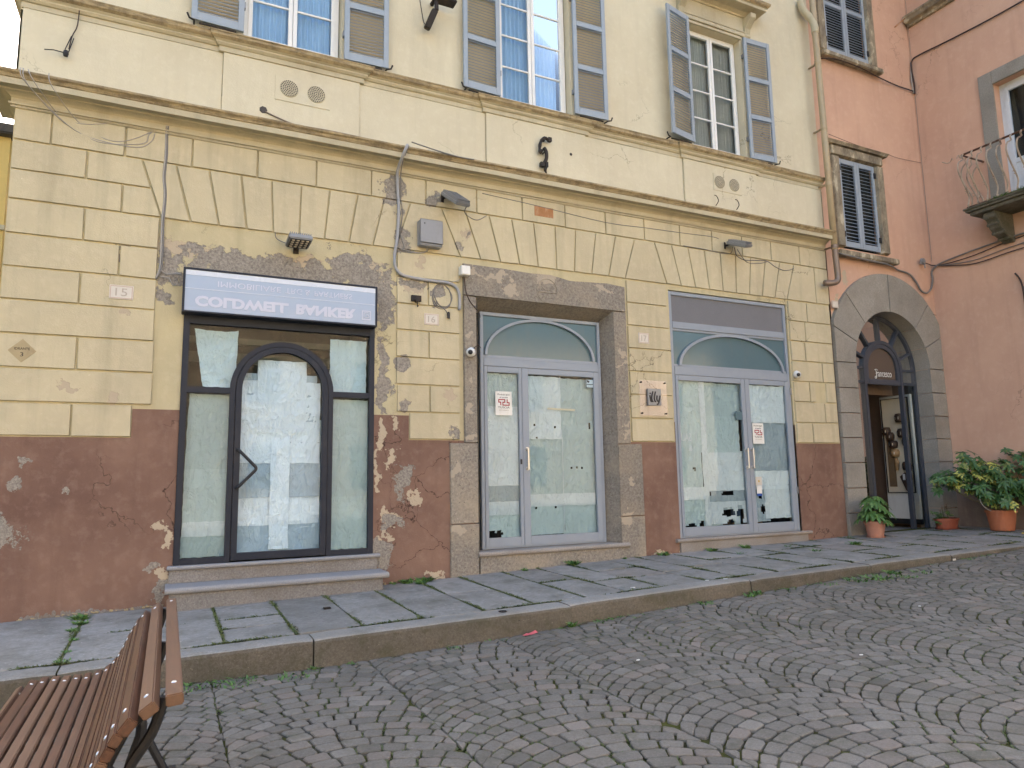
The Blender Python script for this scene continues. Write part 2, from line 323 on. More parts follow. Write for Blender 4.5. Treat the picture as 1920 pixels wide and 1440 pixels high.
def papermat(name, col, trans=.35, bs=.5, sc=5):
    b = NB(name); n, _ = b.noise(sc, 5, .6, b.mapv((1.8, 1, .7)), 1.2); n2, _ = b.noise(2.2, 3, .5); v = b.voro(6, 'F1', b.vmath('ADD', b.pos, b.vmath('MULTIPLY', b.noise(3, 3)[1], (.5, .5, .5))))
    cr_ = b.rng(b.voro(3.2, 'DISTANCE_TO_EDGE', b.mapv((1.6, 1, .8), src=b.vmath('ADD', b.pos, b.vmath('MULTIPLY', b.noise(2, 4)[1], (.6, .6, .6))))), .03, 0); c = b.mix(b.rng(n2, .35, .7, 0, .5), col, [x * .84 for x in col]); c = b.mix(b.rng(b.objrand(), 0, 1, 0, .6), c, [x * .72 for x in col])
    return b.done(c, .65, b.bump(b.math('ADD', b.math('ADD', n, b.math('MULTIPLY', cr_, .07)), b.math('MULTIPLY', v, .5)), min(1, bs * 1.2), .05), .25)
M['paper'] = papermat('greenish_white_paper', (.50, .61, .64), bs=.8)
M['paperw'] = papermat('white_paper', (.67, .74, .79), bs=.7)
M['paperg'] = papermat('grey_paper', (.38, .46, .52), bs=.7)
M['curtain'] = papermat('sky_tinted_curtain', (.50, .67, .84), bs=.2, sc=2)  # whitish cloth; the blue sky reflected in the panes is put into its colour
M['curtaing'] = papermat('greige_curtain', (.62, .59, .50), bs=.2, sc=2)
def signmat():
    b = NB('sign_panel'); n, _ = b.noise(2, 3, .5); z = b.node('ShaderNodeSeparateXYZ'); b.put(z.inputs[0], b.pos)
    c = b.mix(b.rng(n, .3, .7, 0, .3), (.34, .41, .52), (.40, .46, .56))
    return b.done(c, .18, None, .5)
M['sign'] = signmat()
M['signw'] = paint('pale_sign_lettering', (.52, .54, .63), .3, .4, .03, dk=.02)
M['signtop'] = paint('white_sign_band', (.60, .64, .72), .25, .5, .03, dk=.05)
def leafmat(name, g1, g2, yel=0.0, ycol=(.36, .36, .08)):
    b = NB(name); n, _ = b.noise(18, 3, .6); r = b.attr('tint'); c = b.mix(b.rng(n, .35, .65), g1, g2)
    c = b.mix(b.rng(r, 0, 1, 0, .5), c, [x * .5 for x in g1])
    if yel:
        yn, _ = b.noise(30, 2, .5, b.mapv(loc=(3, 3, 3))); m = b.math('MULTIPLY', b.rng(yn, .44, .52), b.rng(r, 1 - yel - .05, 1 - yel + .05)); c = b.mix(m, c, ycol)
    m_ = b.done(c, .42, None, .45); return m_
M['leaf'] = leafmat('fatsia_leaf', (.07, .15, .035), (.11, .22, .06))
M['leafv'] = leafmat('variegated_leaf', (.032, .085, .022), (.065, .14, .04), .30)
M['leafs'] = leafmat('small_green_leaf', (.05, .12, .03), (.09, .18, .05))
M['stem'] = paint('green_brown_stem', (.10, .085, .04), .7, .2, .2)
M['redleaf'] = paint('reddish_leaf', (.28, .05, .025), .5, .3, .3)
M['grass'] = leafmat('weed_green', (.07, .16, .03), (.13, .24, .06))
M['moss'] = leafmat('joint_moss_green', (.07, .095, .022), (.12, .15, .04))

# ------------------------------------------------------------------ ground
KX = [-6, -.7, 1.25, 2.75, 5.0, 7.5, 10.25, 12.75, 16]; KZ = [.08, .08, .08, .13, .235, .322, .425, .53, .56]
BX = [-6, -1.3, 3.02, 5.88, 9.86, 12.7, 16]; BZ = [.2, .287, .364, .439, .502, .54, .56]
def interp(x, X, Z):
    if x <= X[0]: return Z[0]
    for i in range(len(X) - 1):
        if x <= X[i + 1]: return Z[i] + (Z[i + 1] - Z[i]) * (x - X[i]) / (X[i + 1] - X[i])
    return Z[-1]
def road_z(x, y): return interp(x, KX, KZ) - .012 * (5.8 - y)
def walk_z(x, y): return interp(x, BX, BZ) - .015 * (8 - y)
KY = 5.8                                             # kerb face
road = MB(); N = 40
xs = [-8, -5, -3] + [-2 + .25 * i for i in range(62)] + [16, 22, 28]; N = len(xs) - 1; ys = [-20, -14, -8, -4, -1, .5, 1.0] + [1.3 + .3 * i for i in range(15)] + [KY + .02]
def wobz(x, y): return (.008 * math.sin(1.7 * x + .6 * y) + .006 * math.sin(2.3 * y - x)) * max(0, min(1, (KY - y) / .5))
for i in range(N):
    for j in range(len(ys) - 1):
        road.face([(x, y, road_z(x, y) + wobz(x, y) - .016) for x, y in ((xs[i], ys[j]), (xs[i + 1], ys[j]), (xs[i + 1], ys[j + 1]), (xs[i], ys[j + 1]))])
road = road.build('road', M['bed']); tag(road, kind='structure')
gm = MB(); gm.box(-120, 160, -120, 160, -1.2, -.35); ground = gm.build('ground', M['bed']); tag(ground, kind='structure')

def clip_y(poly, ymax):
    out = []
    for i in range(len(poly)):
        a, b_ = poly[i], poly[(i + 1) % len(poly)]
        if a[1] <= ymax: out.append(a)
        if (a[1] <= ymax) != (b_[1] <= ymax):
            t = (ymax - a[1]) / (b_[1] - a[1]); out.append((a[0] + (b_[0] - a[0]) * t, ymax))
    return out
def area(p): return abs(sum(p[i][0] * p[(i + 1) % len(p)][1] - p[(i + 1) % len(p)][0] * p[i][1] for i in range(len(p)))) / 2
def round_poly(p, f=.22, wob=.0):
    out = []
    for i in range(len(p)):
        a = Vector(p[i]); pr = Vector(p[i - 1]); nx = Vector(p[(i + 1) % len(p)])
        for q in (pr, nx):
            d = q - a; L = d.length; out.append(tuple(a + d * min(f, .018 / max(L, 1e-4)) * uni(.6, 1.5) + Vector((uni(-wob, wob), uni(-wob, wob)))))
    return out
def stone_piece(mb, poly, zf, top, depth, inset, tilt=(0, 0)):
    """low chamfered stone: outline poly at -depth, inset top"""
    c = Vector((sum(p[0] for p in poly) / len(poly), sum(p[1] for p in poly) / len(poly)))
    n = len(poly); lo = []; mid = []; hi = []
    for p in poly:
        v = Vector(p); d = (c - v); L = max(d.length, 1e-5); q = v + d * min(.3, inset / L); q2 = v + d * min(.1, inset * .3 / L)
        dz = tilt[0] * (p[0] - c.x) + tilt[1] * (p[1] - c.y)
        lo.append((v.x, v.y, zf(v.x, v.y) - depth)); mid.append((q2.x, q2.y, zf(v.x, v.y) + top - inset * .55 + dz)); hi.append((q.x, q.y, zf(q.x, q.y) + top + dz))
    F = [(i, (i + 1) % n, (i + 1) % n + n, i + n) for i in range(n)] + [(i + n, (i + 1) % n + n, (i + 1) % n + 2 * n, i + 2 * n) for i in range(n)] + [tuple(range(2 * n, 3 * n))]
    mb.idx(lo + mid + hi, F); return len(F)
def project(p):
    d = Vector(p) - Vector((0, 0, 1.5)); z = d.dot(fwd)
    if z < .1: return None
    return (960 + 1317.47 * d.dot(right) / z, 720 - 1317.47 * d.dot(up) / z, z)
stones = []
HW, RR, PITCH = .575, .74, .121
k = -4
while True:
    cusp = 1.5 + 1.15 * k; xc = cusp + HW
    if cusp > 13: break
    amax = math.asin(HW / RR); y0 = uni(0, .1)
    nring = int((KY + .5 - .9) / PITCH)
    for j in range(-3, nring + 6):
        yb = .9 + y0 + j * PITCH
        nst = 10; off = uni(0, 1); jj = [(-amax + 2 * amax * (q + off - .5) / nst + uni(-.018, .018)) for q in range(0, nst + 1)]
        jj = [max(-amax, min(amax, a)) for a in jj]; jj[0] = -amax; jj[-1] = amax
        if jj[1] - jj[0] < .05: jj.pop(1)
        if jj[-1] - jj[-2] < .05: jj.pop(-2)
        for q in range(len(jj) - 1):
            a0, a1 = jj[q], jj[q + 1]; P = []
            am = (a0 + a1) / 2
            for a, o in ((a0, 0), (a1, 0), (a1, 1), (a0, 1)):
                x = xc + RR * math.sin(a); y = yb - RR + RR * math.cos(a)
                if o:
                    t = PITCH * math.cos(a); x2 = xc + (RR + t) * math.sin(a) ; y2 = yb - RR + (RR + t) * math.cos(a)
                    if abs(x2 - xc) > HW:
                        x2 = xc + math.copysign(HW, x2 - xc); y2 = yb + PITCH - RR + math.sqrt(RR * RR - HW * HW)
                    x, y = x2, y2
                P.append((x, y))
            c = Vector((sum(p[0] for p in P) / 4, sum(p[1] for p in P) / 4)); g = .0056
            P = [tuple(Vector(p) + (c - Vector(p)).normalized() * g * uni(.8, 1.6) + Vector((uni(-.0055, .0055), uni(-.0055, .0055)))) for p in P]
            if c.y < .9: continue
            P = clip_y(P, KY - .012)
            if len(P) < 3 or area(P) < .0022: continue
            stones.append((P, c))
    k += 1
scored = []
for P, c in stones:
    pr = project((c.x, c.y, road_z(c.x, c.y)))
    vis = pr is not None and -10 < pr[0] < 1930 and pr[1] < 1450
    if vis and pr[0] < 345 and pr[1] > 1250: vis = False
    scored.append((area(P) / pr[2] ** 3 if vis else -1, P, c))
scored.sort(key=lambda t: -t[0])
rest = MB(); resttint = []
rz = lambda x, y: road_z(x, y) + wobz(x, y)
for i, (s_, P, c) in enumerate(scored):
    top = uni(-.002, .002); tl = (uni(-.016, .016), uni(-.016, .016)); tn = min(1, max(0, random.gauss(.47, .15)))
    Q = round_poly(P, .14, .0012)
    if i < 300:
        mb = MB(); stone_piece(mb, Q, rz, top, .03, .008, tl); mb.build('cobble', M['cobble'], road, tint=tn)
    else:
        n = stone_piece(rest, Q, rz, top, .03, .008, tl); resttint += [tn] * n
o = rest.build('cobbles', M['cobble'], road, tint=resttint); o['kind'] = 'stuff'

# pavement: slabs + kerb
pave = MB(); pave.face([(-8, KY + .05, walk_z(-8, KY) - .02), (13.2, KY + .05, walk_z(13, KY) - .02), (13.2, 8.3, walk_z(13, 8) - .02), (-8, 8.3, walk_z(-8, 8) - .02)])
pv = MB(); XX = [-8, -1.3, 3.02, 5.88, 9.86, 12.7, 13.2]
for a, b_ in zip(XX, XX[1:]): pv.face([(a, KY + .05, walk_z(a, KY) - .018), (b_, KY + .05, walk_z(b_, KY) - .018), (b_, 8.3, walk_z(b_, 8) - .018), (a, 8.3, walk_z(a, 8) - .018)])
pavement = pv.build('pavement', M['bed']); tag(pavement, kind='structure')
SJ = [-4.2, -3.2, -2.5, -1.75, -.64, .45, .99, 1.52, 2.05, 2.63, 3.15, 3.70, 4.19, 4.63, 5.23, 5.68, 6.25, 6.95, 7.5, 8.3, 8.95, 9.6, 10.3, 10.95, 11.6, 12.2, 12.72]
KERBTOP = 6.04
moss_pts = []
for i in range(len(SJ) - 1):
    x0, x1 = SJ[i], SJ[i + 1]
    cuts = {5: [6.55, 6.93], 9: [7.02], 11: [7.0], 4: [6.95], 13: [6.7, 7.3], 15: [6.9], 17: [7.1], 19: [6.7, 7.4], 21: [7.0]}.get(i, [] if i < 12 else [uni(6.6, 7.4)])
    yy = [KERBTOP] + cuts + [7.99]
    for a, b_ in zip(yy, yy[1:]):
        g = .006; P = [(x0 + g + uni(0, .005), a + g), (x1 - g - uni(0, .005), a + g + uni(0, .004)), (x1 - g - uni(0, .005), b_ - g), (x0 + g + uni(0, .005), b_ - g - uni(0, .004))]
        mb = MB(); stone_piece(mb, round_poly(P, .2, .001), walk_z, uni(-.003, .004), .03, .008, (uni(-.003, .003), uni(-.003, .003)))
        mb.build('paving_slab', M['slab'], pavement, tint=min(1, max(0, random.gauss(.5, .11))))
        if a > KERBTOP: moss_pts.append(((x0, a), (x1, a), .25))
    moss_pts.append(((x0, KERBTOP), (x0, 7.98), .9 if i in (4, 5, 6, 8, 10, 11) else .5))
moss_pts.append(((-3, KERBTOP), (12.7, KERBTOP), .35))
KJ = [-4.8, -2.6, -.62, 1.08, 3.40, 5.63, 7.52, 9.04, 10.7, 12.3, 13]
for i in range(len(KJ) - 1):
    a, b_ = KJ[i] + .005, KJ[i + 1] - .005; mb = MB(); n = max(3, int((b_ - a) / .12)); r_ = .035
    dy = uni(-.012, .012); dz = uni(-.004, .004); prof_n = 9; V_ = []
    for q in range(n + 1):
        x = a + (b_ - a) * q / n; zt = walk_z(x, KY) + dz; zb = road_z(x, KY) - .05; e = min(q, n - q); sh = .008 if e == 0 else 0
        wob = .004 * math.sin(9 * x) + uni(-.003, .003)
        yf = KY + dy + wob + sh
        V_ += [(x, KERBTOP - .006, zb), (x, KERBTOP - .006, zt - sh), (x, yf + r_ + .06, zt - sh + uni(-.002, .002)), (x, yf + r_ * .8, zt - .004 - sh), (x, yf + r_ * .3, zt - .014 - sh), (x, yf + .003, zt - r_), (x, yf + uni(-.002, .002), (zt + zb) / 2), (x, yf, zb)]
    F = []; F2 = []
    for q in range(n):
        for m_ in range(7): F.append((q * 8 + m_, (q + 1) * 8 + m_, (q + 1) * 8 + m_ + 1, q * 8 + m_ + 1))
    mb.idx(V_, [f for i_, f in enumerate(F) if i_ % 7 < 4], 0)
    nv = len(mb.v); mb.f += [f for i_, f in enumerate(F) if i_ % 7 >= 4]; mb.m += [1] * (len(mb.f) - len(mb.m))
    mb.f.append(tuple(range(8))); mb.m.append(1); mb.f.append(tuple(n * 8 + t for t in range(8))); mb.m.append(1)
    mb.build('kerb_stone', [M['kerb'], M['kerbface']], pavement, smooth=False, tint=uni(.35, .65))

# weeds and moss
def blades(mb, tint, x, y, z, n, h, spread, flat=.6):
    for _ in range(n):
        a = uni(0, 6.283); r_ = spread * math.sqrt(rnd()); bx, by = x + r_ * math.cos(a), y + r_ * math.sin(a)
        a2 = uni(0, 6.283); hh = h * uni(.4, 1.1); le = uni(.1, flat) * hh; wd = hh * uni(.12, .26) + .002
        dx, dy = math.cos(a2), math.sin(a2)
        mb.face([(bx - dy * wd, by + dx * wd, z), (bx + dy * wd, by - dx * wd, z), (bx + dx * le + dy * wd * .7, by + dy * le - dx * wd * .7, z + hh * .6), (bx + dx * le * 1.7, by + dy * le * 1.7, z + hh * .8)])
        tint.append(rnd())
mo = MB(); tn = []
for (p, q, dens) in moss_pts:
    L = math.hypot(q[0] - p[0], q[1] - p[1]); n = int(L / .012); ph = uni(0, 6)
    for i in range(n):
        t = i / n; s_ = .5 + .5 * math.sin(ph + t * L * 5) + uni(-.3, .3)
        if s_ < .9 - dens: continue
        x = p[0] + (q[0] - p[0]) * t; y = p[1] + (q[1] - p[1]) * t
        if x < -.9 or x > 12.5: continue
        blades(mo, tn, x, y, walk_z(x, y) - .006, 7, .018 if s_ < .9 else .028, .012, 1.2)
o = mo.build('joint_moss', M['moss'], None, tint=tn); tag(o, 'green moss growing in the joints of the pavement slabs', 'moss', kind='stuff')
# moss in cobble joints in patches
mo = MB(); tn = []
for s_, P, c in scored:
    if s_ < 0 : continue
    f = math.sin(1.9 * c.x + 1.1 * c.y + .7) + math.sin(2.7 * c.y - 1.3 * c.x) + .6 * math.sin(5.1 * c.x + 3 * c.y)
    if f < .25 + uni(-.6, .6): continue
    for e in range(len(P)):
        if rnd() < .45: continue
        p, q = P[e], P[(e + 1) % len(P)]
        for t in (.1, .3, .5, .7, .9):
            x = p[0] + (q[0] - p[0]) * t + (p[0] - c.x) * .06; y = p[1] + (q[1] - p[1]) * t + (p[1] - c.y) * .06
            if y > KY - .02: continue
            blades(mo, tn, x, y, rz(x, y) - .014, 3, .016, .006, 1.2)
o = mo.build('cobble_moss', M['moss'], None, tint=tn); tag(o, 'patches of moss in the joints between the cobbles', 'moss', kind='stuff')
we = MB(); tn = []
for _ in range(240):                                     # at the foot of the kerb
    x = uni(-1.2, 11.5); c_ = math.sin(2.1 * x) + math.sin(5.3 * x + 1)
    if c_ < uni(-.9, 1.2): continue
    y = KY - abs(random.gauss(0, .045)) - .01; blades(we, tn, x, y, road_z(x, y) - .01, random.randint(5, 22), uni(.012, .032), uni(.015, .05), 1.6)
for (x, y, n, h, s_) in [(-.66, 7.75, 260, .05, .06), (-.64, 7.5, 220, .035, .05), (-.66, 7.2, 160, .03, .04), (-.62, 6.8, 130, .025, .035), (-.62, 6.4, 120, .022, .03), (-.62, 6.1, 120, .022, .05), (2.5, 7.93, 160, .055, .06), (2.72, 7.92, 200, .06, .07), (2.35, 7.95, 60, .03, .05), (2.62, 7.8, 150, .05, .06),
        (4.0, 7.9, 60, .04, .04), (4.68, 7.9, 150, .075, .05), (5.5, 7.93, 40, .03, .04), (6.1, 7.9, 160, .055, .07), (6.9, 7.85, 130, .05, .06), (7.5, 7.8, 110, .06, .05), (8.1, 7.6, 50, .03, .05), (8.0, 7.0, 90, .035, .07), (9.0, 7.2, 160, .05, .07), (9.7, 7.85, 60, .03, .06), (7.0, 7.4, 60, .03, .05), (1.07, 5.77, 90, .03, .03),
        (3.38, 5.76, 140, .05, .035), (5.63, 5.75, 160, .045, .06), (5.5, 5.7, 110, .035, .06), (7.0, 5.62, 150, .04, .12), (7.3, 5.55, 160, .045, .14), (7.7, 5.66, 120, .05, .08), (7.6, 5.45, 120, .03, .14), (8.0, 5.5, 100, .03, .12), (6.6, 5.68, 80, .03, .12), (4.9, 5.7, 70, .03, .07), (2.2, 5.72, 60, .025, .07), (.5, 5.65, 150, .03, .14), (.2, 5.7, 150, .03, .12), (-.9, 5.7, 80, .03, .1), (-1.5, 7.8, 100, .04, .05), (.9, 5.6, 110, .025, .12)]:
    z = walk_z(x, y) if y > KY else road_z(x, y); blades(we, tn, x, y, z - .004, n // 3 + 4, h * 1.15, s_, 1.3)
o = we.build('weeds', M['grass'], None, tint=tn); tag(o, 'small green weeds along the kerb and wall foot', 'weeds', kind='stuff')

# ================================================================== CREAM BUILDING
XL, XR = -1.52, 9.86
cream = thing('cream_building', 'cream and yellow rusticated building with brown dado and three papered shopfronts', 'building', loc=(4, 8, .3))
cream_inv = Matrix.Translation((-4, -8, -.3))
def fix(o, inv): o.matrix_parent_inverse = inv; return o
CR = lambda o: fix(o, cream_inv)
def wallgrid(name, mat, x0, x1, z0, z1, y, holes, parent, inv, depth=.22, extra_x=(), extra_z=(), inside=None, floor=None):
    xs = sorted({x0, x1, *[h[0] for h in holes], *[h[1] for h in holes], *extra_x}); xs = [x for x in xs if x0 <= x <= x1]
    zs = sorted({z0, z1, *[h[2] for h in holes], *[h[3] for h in holes], *extra_z}); zs = [z for z in zs if z0 <= z <= z1]
    mb = MB()
    for i in range(len(xs) - 1):
        for j in range(len(zs) - 1):
            cx, cz = (xs[i] + xs[i + 1]) / 2, (zs[j] + zs[j + 1]) / 2
            if any(h[0] < cx < h[1] and h[2] < cz < h[3] for h in holes): continue
            if inside and not inside(cx, cz): continue
            mb.face([(xs[i], y, zs[j]), (xs[i + 1], y, zs[j]), (xs[i + 1], y, zs[j + 1]), (xs[i], y, zs[j + 1])])
    for h in holes:
        a, b_, c, d = max(h[0], x0), min(h[1], x1), max(h[2], z0), min(h[3], z1)
        if c >= d: continue
        mb.face([(a, y, c), (a, y + depth, c), (a, y + depth, d), (a, y, d)]); mb.face([(b_, y, c), (b_, y, d), (b_, y + depth, d), (b_, y + depth, c)])
        if h[3] <= z1: mb.face([(a, y, d), (a, y + depth, d), (b_, y + depth, d), (b_, y, d)])
        if h[2] > z0 + .01: mb.face([(a, y, c), (b_, y, c), (b_, y + depth, c), (a, y + depth, c)])
    return fix(mb.build(name, mat, parent), inv)
D1 = (.08, 2.12, .69, 3.50); D2 = (3.40, 5.50, .3, 3.82); D3 = (6.49, 8.86, .62, 4.22)
HO = [D1, D2, D3]
def is_dado(x, z): return z < 1.98 or (z < 2.27 and (-.35 < x < .08 or 2.12 < x < 2.54))
wallgrid('wall', M['yellow'], XL, XR, .1, 5.30, 8.012, HO, cream, cream_inv, extra_x=(-.35, .08, 2.12, 2.54), extra_z=(1.98, 2.27), inside=lambda x, z: not is_dado(x, z))
wallgrid('dado', M['dado'], XL, XR, .1, 2.27, 8.002, HO, cream, cream_inv, extra_x=(-.35, .08, 2.12, 2.54), extra_z=(1.98, 2.27), inside=is_dado)
mb = MB()                                                # little ledge where the dado paint coat ends
for a, b_, z in ((XL, -.35, 1.98), (-.35, .08, 2.27), (2.12, 2.54, 2.27), (2.54, 3.05, 1.98), (5.88, 6.49, 1.98), (8.86, XR, 1.98)):
    mb.face([(a, 8.002, z), (b_, 8.002, z), (b_, 8.012, z), (a, 8.012, z)])
CR(mb.build('dado_edge', M['dado'], cream))

mb = MB(); x = XL + .35
while x < -.02:
    xn = x + uni(.02, .05); z0_ = walk_z(x, 8) - .02; h_ = .03 + .05 * abs(math.sin(3.1 * x + 1)) * rnd(); h2 = .03 + .05 * abs(math.sin(3.1 * xn + 1)) * rnd()
    mb.face([(x, 7.9985, z0_), (xn, 7.9985, z0_), (xn, 7.9985, z0_ + h2), ((x + xn) / 2, 7.9985, z0_ + (h_ + h2) * .62), (x, 7.9985, z0_ + h_)]); x = xn
o = CR(mb.build('crumbled_plaster_edge', M['riser'], cream)); o['kind'] = 'stuff'
mb = MB()
for i in range(46):
    x = uni(-1.2, 0) if i < 34 else uni(2.2, 3.0); z = walk_z(x, 8) + uni(-.005, .02); r_ = uni(.006, .018)
    P = [(x + r_ * math.cos(t) * uni(.7, 1.4), 7.985 + uni(-.01, .008), z + r_ * .6 * math.sin(t)) for t in (0, 1.2, 2.4, 3.7, 5)]; mb.face(P)
    mb.tube([P[0], P[2]], r_ * .5, 5)
o = CR(mb.build('plaster_crumbs', M['dpl'], cream)); o['kind'] = 'stuff'
def block(poly, name='stone_block', mat=None, yb=8.013, yf=7.988, ins=.005, g=.0065, parent=cream, inv=cream_inv, jit=.003, label=None):
    n = len(poly); c = Vector((sum(p[0] for p in poly) / n, sum(p[1] for p in poly) / n)); 
    def shrink(d):
        out = []
        for i in range(n):
            p0, p1, p2 = Vector(poly[i - 1]), Vector(poly[i]), Vector(poly[(i + 1) % n])
            e1 = (p1 - p0).normalized(); e2 = (p2 - p1).normalized(); n1 = Vector((-e1.y, e1.x)); n2 = Vector((-e2.y, e2.x))
            if n1.dot(c - p1) < 0: n1, n2 = -n1, -n2
            k_ = 1 + n1.dot(n2); out.append(p1 + (n1 + n2) * (d / max(k_, .3)))
        return out
    j = [Vector((uni(-jit, jit), uni(-jit, jit))) for _ in poly]
    lo = [p + q for p, q in zip(shrink(g), j)]; hi = [p + q for p, q in zip(shrink(g + ins), j)]
    yy = yf + uni(-.002, .002)
    mb = MB(); mb.idx([(p.x, yb, p.y) for p in lo] + [(p.x, yy, p.y) for p in hi], [(i, (i + 1) % n, (i + 1) % n + n, i + n) for i in range(n)] + [tuple(range(n, 2 * n))])
    o = mb.build(name, mat or M['block'], parent); fix(o, inv)
    if label: o['label'] = label
    return o
def rowblocks(z0, z1, xs, **k):
    for a, b_ in zip(xs, xs[1:]): block([(a, z0), (b_, z0), (b_, z1), (a, z1)], **k)
Z = [5.245, 4.91, 4.605, 4.30, 3.955, 3.625, 3.30, 2.97, 2.64, 2.31, 1.985]
rowblocks(Z[1], Z[0], [XL, -1.20, -.55, .09, .76, 1.41, 2.06, 2.75, 3.44, 4.10, 4.76, 5.42, 6.09, 6.74, 7.36, 7.97, 8.59, 9.23, XR])
def quad(x0, x1, z0, z1, xa, xb): return [(x0, z0), (x1, z0), (xb, z1), (xa, z1)]
# left pier
def vl(z, xt=-.39, xb=-.18): return xb + (xt - xb) * (z - 4.295) / (4.91 - 4.295)
block([(XL, Z[2]), (-.88, Z[2]), (-.88, Z[1]), (XL, Z[1])]); block([(-.88, Z[2]), (vl(Z[2]), Z[2]), (-.39, Z[1]), (-.88, Z[1])])
block([(XL, Z[3]), (-.55, Z[3]), (-.55, Z[2]), (XL, Z[2])]); block([(-.55, Z[3]), (vl(Z[3]), Z[3]), (vl(Z[2]), Z[2]), (-.55, Z[2])])
rowblocks(Z[4], Z[3], [XL, -.87, -.19]); rowblocks(Z[5], Z[4], [XL, -.54, -.19]); rowblocks(Z[6], Z[5], [XL, -.87, -.19]); rowblocks(Z[7], Z[6], [XL, -.19])
rowblocks(Z[8], Z[7], [XL, -.86, -.18]); rowblocks(Z[9], Z[8], [XL, -.18]); rowblocks(Z[10], Z[9], [XL, -.87, -.35])
# voussoirs of three flat arches
def vou(tops, bots, zt=4.91, zb=4.295):
    for (t0, t1, b0, b1) in zip(tops, tops[1:], bots, bots[1:]): block([(b0, zb), (b1, zb), (t1, zt), (t0, zt)], 'voussoir')
vou([-.39 + .3267 * i for i in range(10)], [-.18 + .2825 * i for i in range(10)])
block([(2.36, 4.295), (3.21, 4.295), (2.95, 4.91), (2.55, 4.91)])
vou([2.95 + .329 * i for i in range(10)], [3.21 + .279 * i for i in range(10)])
block([(5.72, 4.295), (6.46, 4.295), (6.26, 4.91), (5.91, 4.91)])
vou([6.26 + .3133 * i for i in range(10)], [6.46 + .268 * i for i in range(10)])
block([(8.87, 4.295), (9.54, 4.295), (9.54, 4.91), (9.08, 4.91)]); block([(9.54, 4.295), (XR, 4.295), (XR, 4.91), (9.54, 4.91)])
# middle pier, pier by door 3, right pier
block([(2.38, Z[4]), (3.20, Z[4]), (3.20, 4.28), (2.38, 4.28)])
rowblocks(Z[5], Z[4], [2.38, 2.78, 3.20]); rowblocks(Z[6], Z[5], [2.38, 3.20]); rowblocks(Z[7], Z[6], [2.38, 2.79, 3.195]); rowblocks(Z[8], Z[7], [2.38, 3.195])
rowblocks(Z[9], Z[8], [2.39, 2.80, 3.195]); rowblocks(Z[10], Z[9], [2.54, 3.195])
block([(5.73, Z[4]), (6.44, Z[4]), (6.44, 4.28), (5.73, 4.28)])
for a, b_ in zip(Z[5:], Z[4:]): block([(5.73, a), (6.465, a), (6.465, b_), (5.73, b_)])
seq = [[9.30], [9.23], [9.20], [9.56], [9.24, 9.37, 9.61], [9.55], [9.24], [9.55]]
for i, s_ in enumerate(seq):
    xs_ = [8.88] + s_ + [XR - .02]; z1_ = Z[3 + i] if i < 8 else 0; z0_ = Z[4 + i] if 4 + i < len(Z) else None
    if z0_ is None: break
    if i == 0: z1_ = 4.285
    for a, b_ in zip(xs_, xs_[1:]):
        if i == 4 and abs(a - 9.37) < .01: continue
        block([(a, z0_), (b_, z0_), (b_, z1_), (a, z1_)])
rowblocks(Z[10], Z[9], []) 
# cavity in the missing block
mb = MB(); mb.box(9.375, 9.605, 8.006, 8.012, 2.985, 3.29); CR(mb.build('repair_patch', M['riser'], cream))

# ---- cornice, string course
def extrude_x(name, prof, x0, x1, mats, faces_mat=None, ret_left=True, ret_right=False, y0=YF, parent=cream, inv=cream_inv):
    """prof: list of (projection, z); mitred returns at the ends"""
    mb = MB(); n = len(prof)
    n_seg = max(1, int((x1 - x0) / .5)); cols = []
    for q in range(n_seg + 1):
        x = x0 + (x1 - x0) * q / n_seg; c = []
        for (p, z) in prof:
            xx = x
            if q == 0 and ret_left: xx = x - p
            if q == n_seg and ret_right: xx = x + p
            jz = uni(-.003, .003) if 0 < q < n_seg else 0
            c.append((xx, y0 - p + (uni(-.003, .003) if 0 < q < n_seg else 0), z + jz))
        cols.append(c)
    for q in range(n_seg):
        for i in range(n - 1): mb.face([cols[q][i], cols[q + 1][i], cols[q + 1][i + 1], cols[q][i + 1]], faces_mat[i] if faces_mat else 0)
    for q, f, s_ in ((0, ret_left, -1), (n_seg, ret_right, 1)):
        if f:
            X = x0 if q == 0 else x1
            for i in range(n - 1):
                a, b_ = prof[i], prof[i + 1]
                mb.face([(X + s_ * a[0], y0 - a[0], a[1]), (X + s_ * b_[0], y0 - b_[0], b_[1]), (X + s_ * b_[0], y0 + .6, b_[1]), (X + s_ * a[0], y0 + .6, a[1])], faces_mat[i] if faces_mat else 0)
        else: mb.face(cols[q])
    return fix(mb.build(name, mats, parent), inv)
CP = [(0, 5.225), (.028, 5.232), (.034, 5.245), (.024, 5.252), (.046, 5.258), (.05, 5.275), (.03, 5.28), (.03, 5.325), (.045, 5.345), (.075, 5.362), (.11, 5.37), (.115, 5.382), (.20, 5.385), (.205, 5.375), (.215, 5.375), (.217, 5.438), (.228, 5.442), (.232, 5.452), (.245, 5.47), (.268, 5.485), (.272, 5.503), (.262, 5.508), (0, 5.55)]
extrude_x('cornice', CP, XL, 9.84, [M['trim'], M['lip']], [0] * 15 + [1] * 7)
SX = [(0, 6.315), (.014, 6.317), (.014, 6.375), (.03, 6.378), (.05, 6.40), (.052, 6.415), (.075, 6.43), (.105, 6.455), (.11, 6.485), (.118, 6.49), (.118, 6.503), (0, 6.54)]
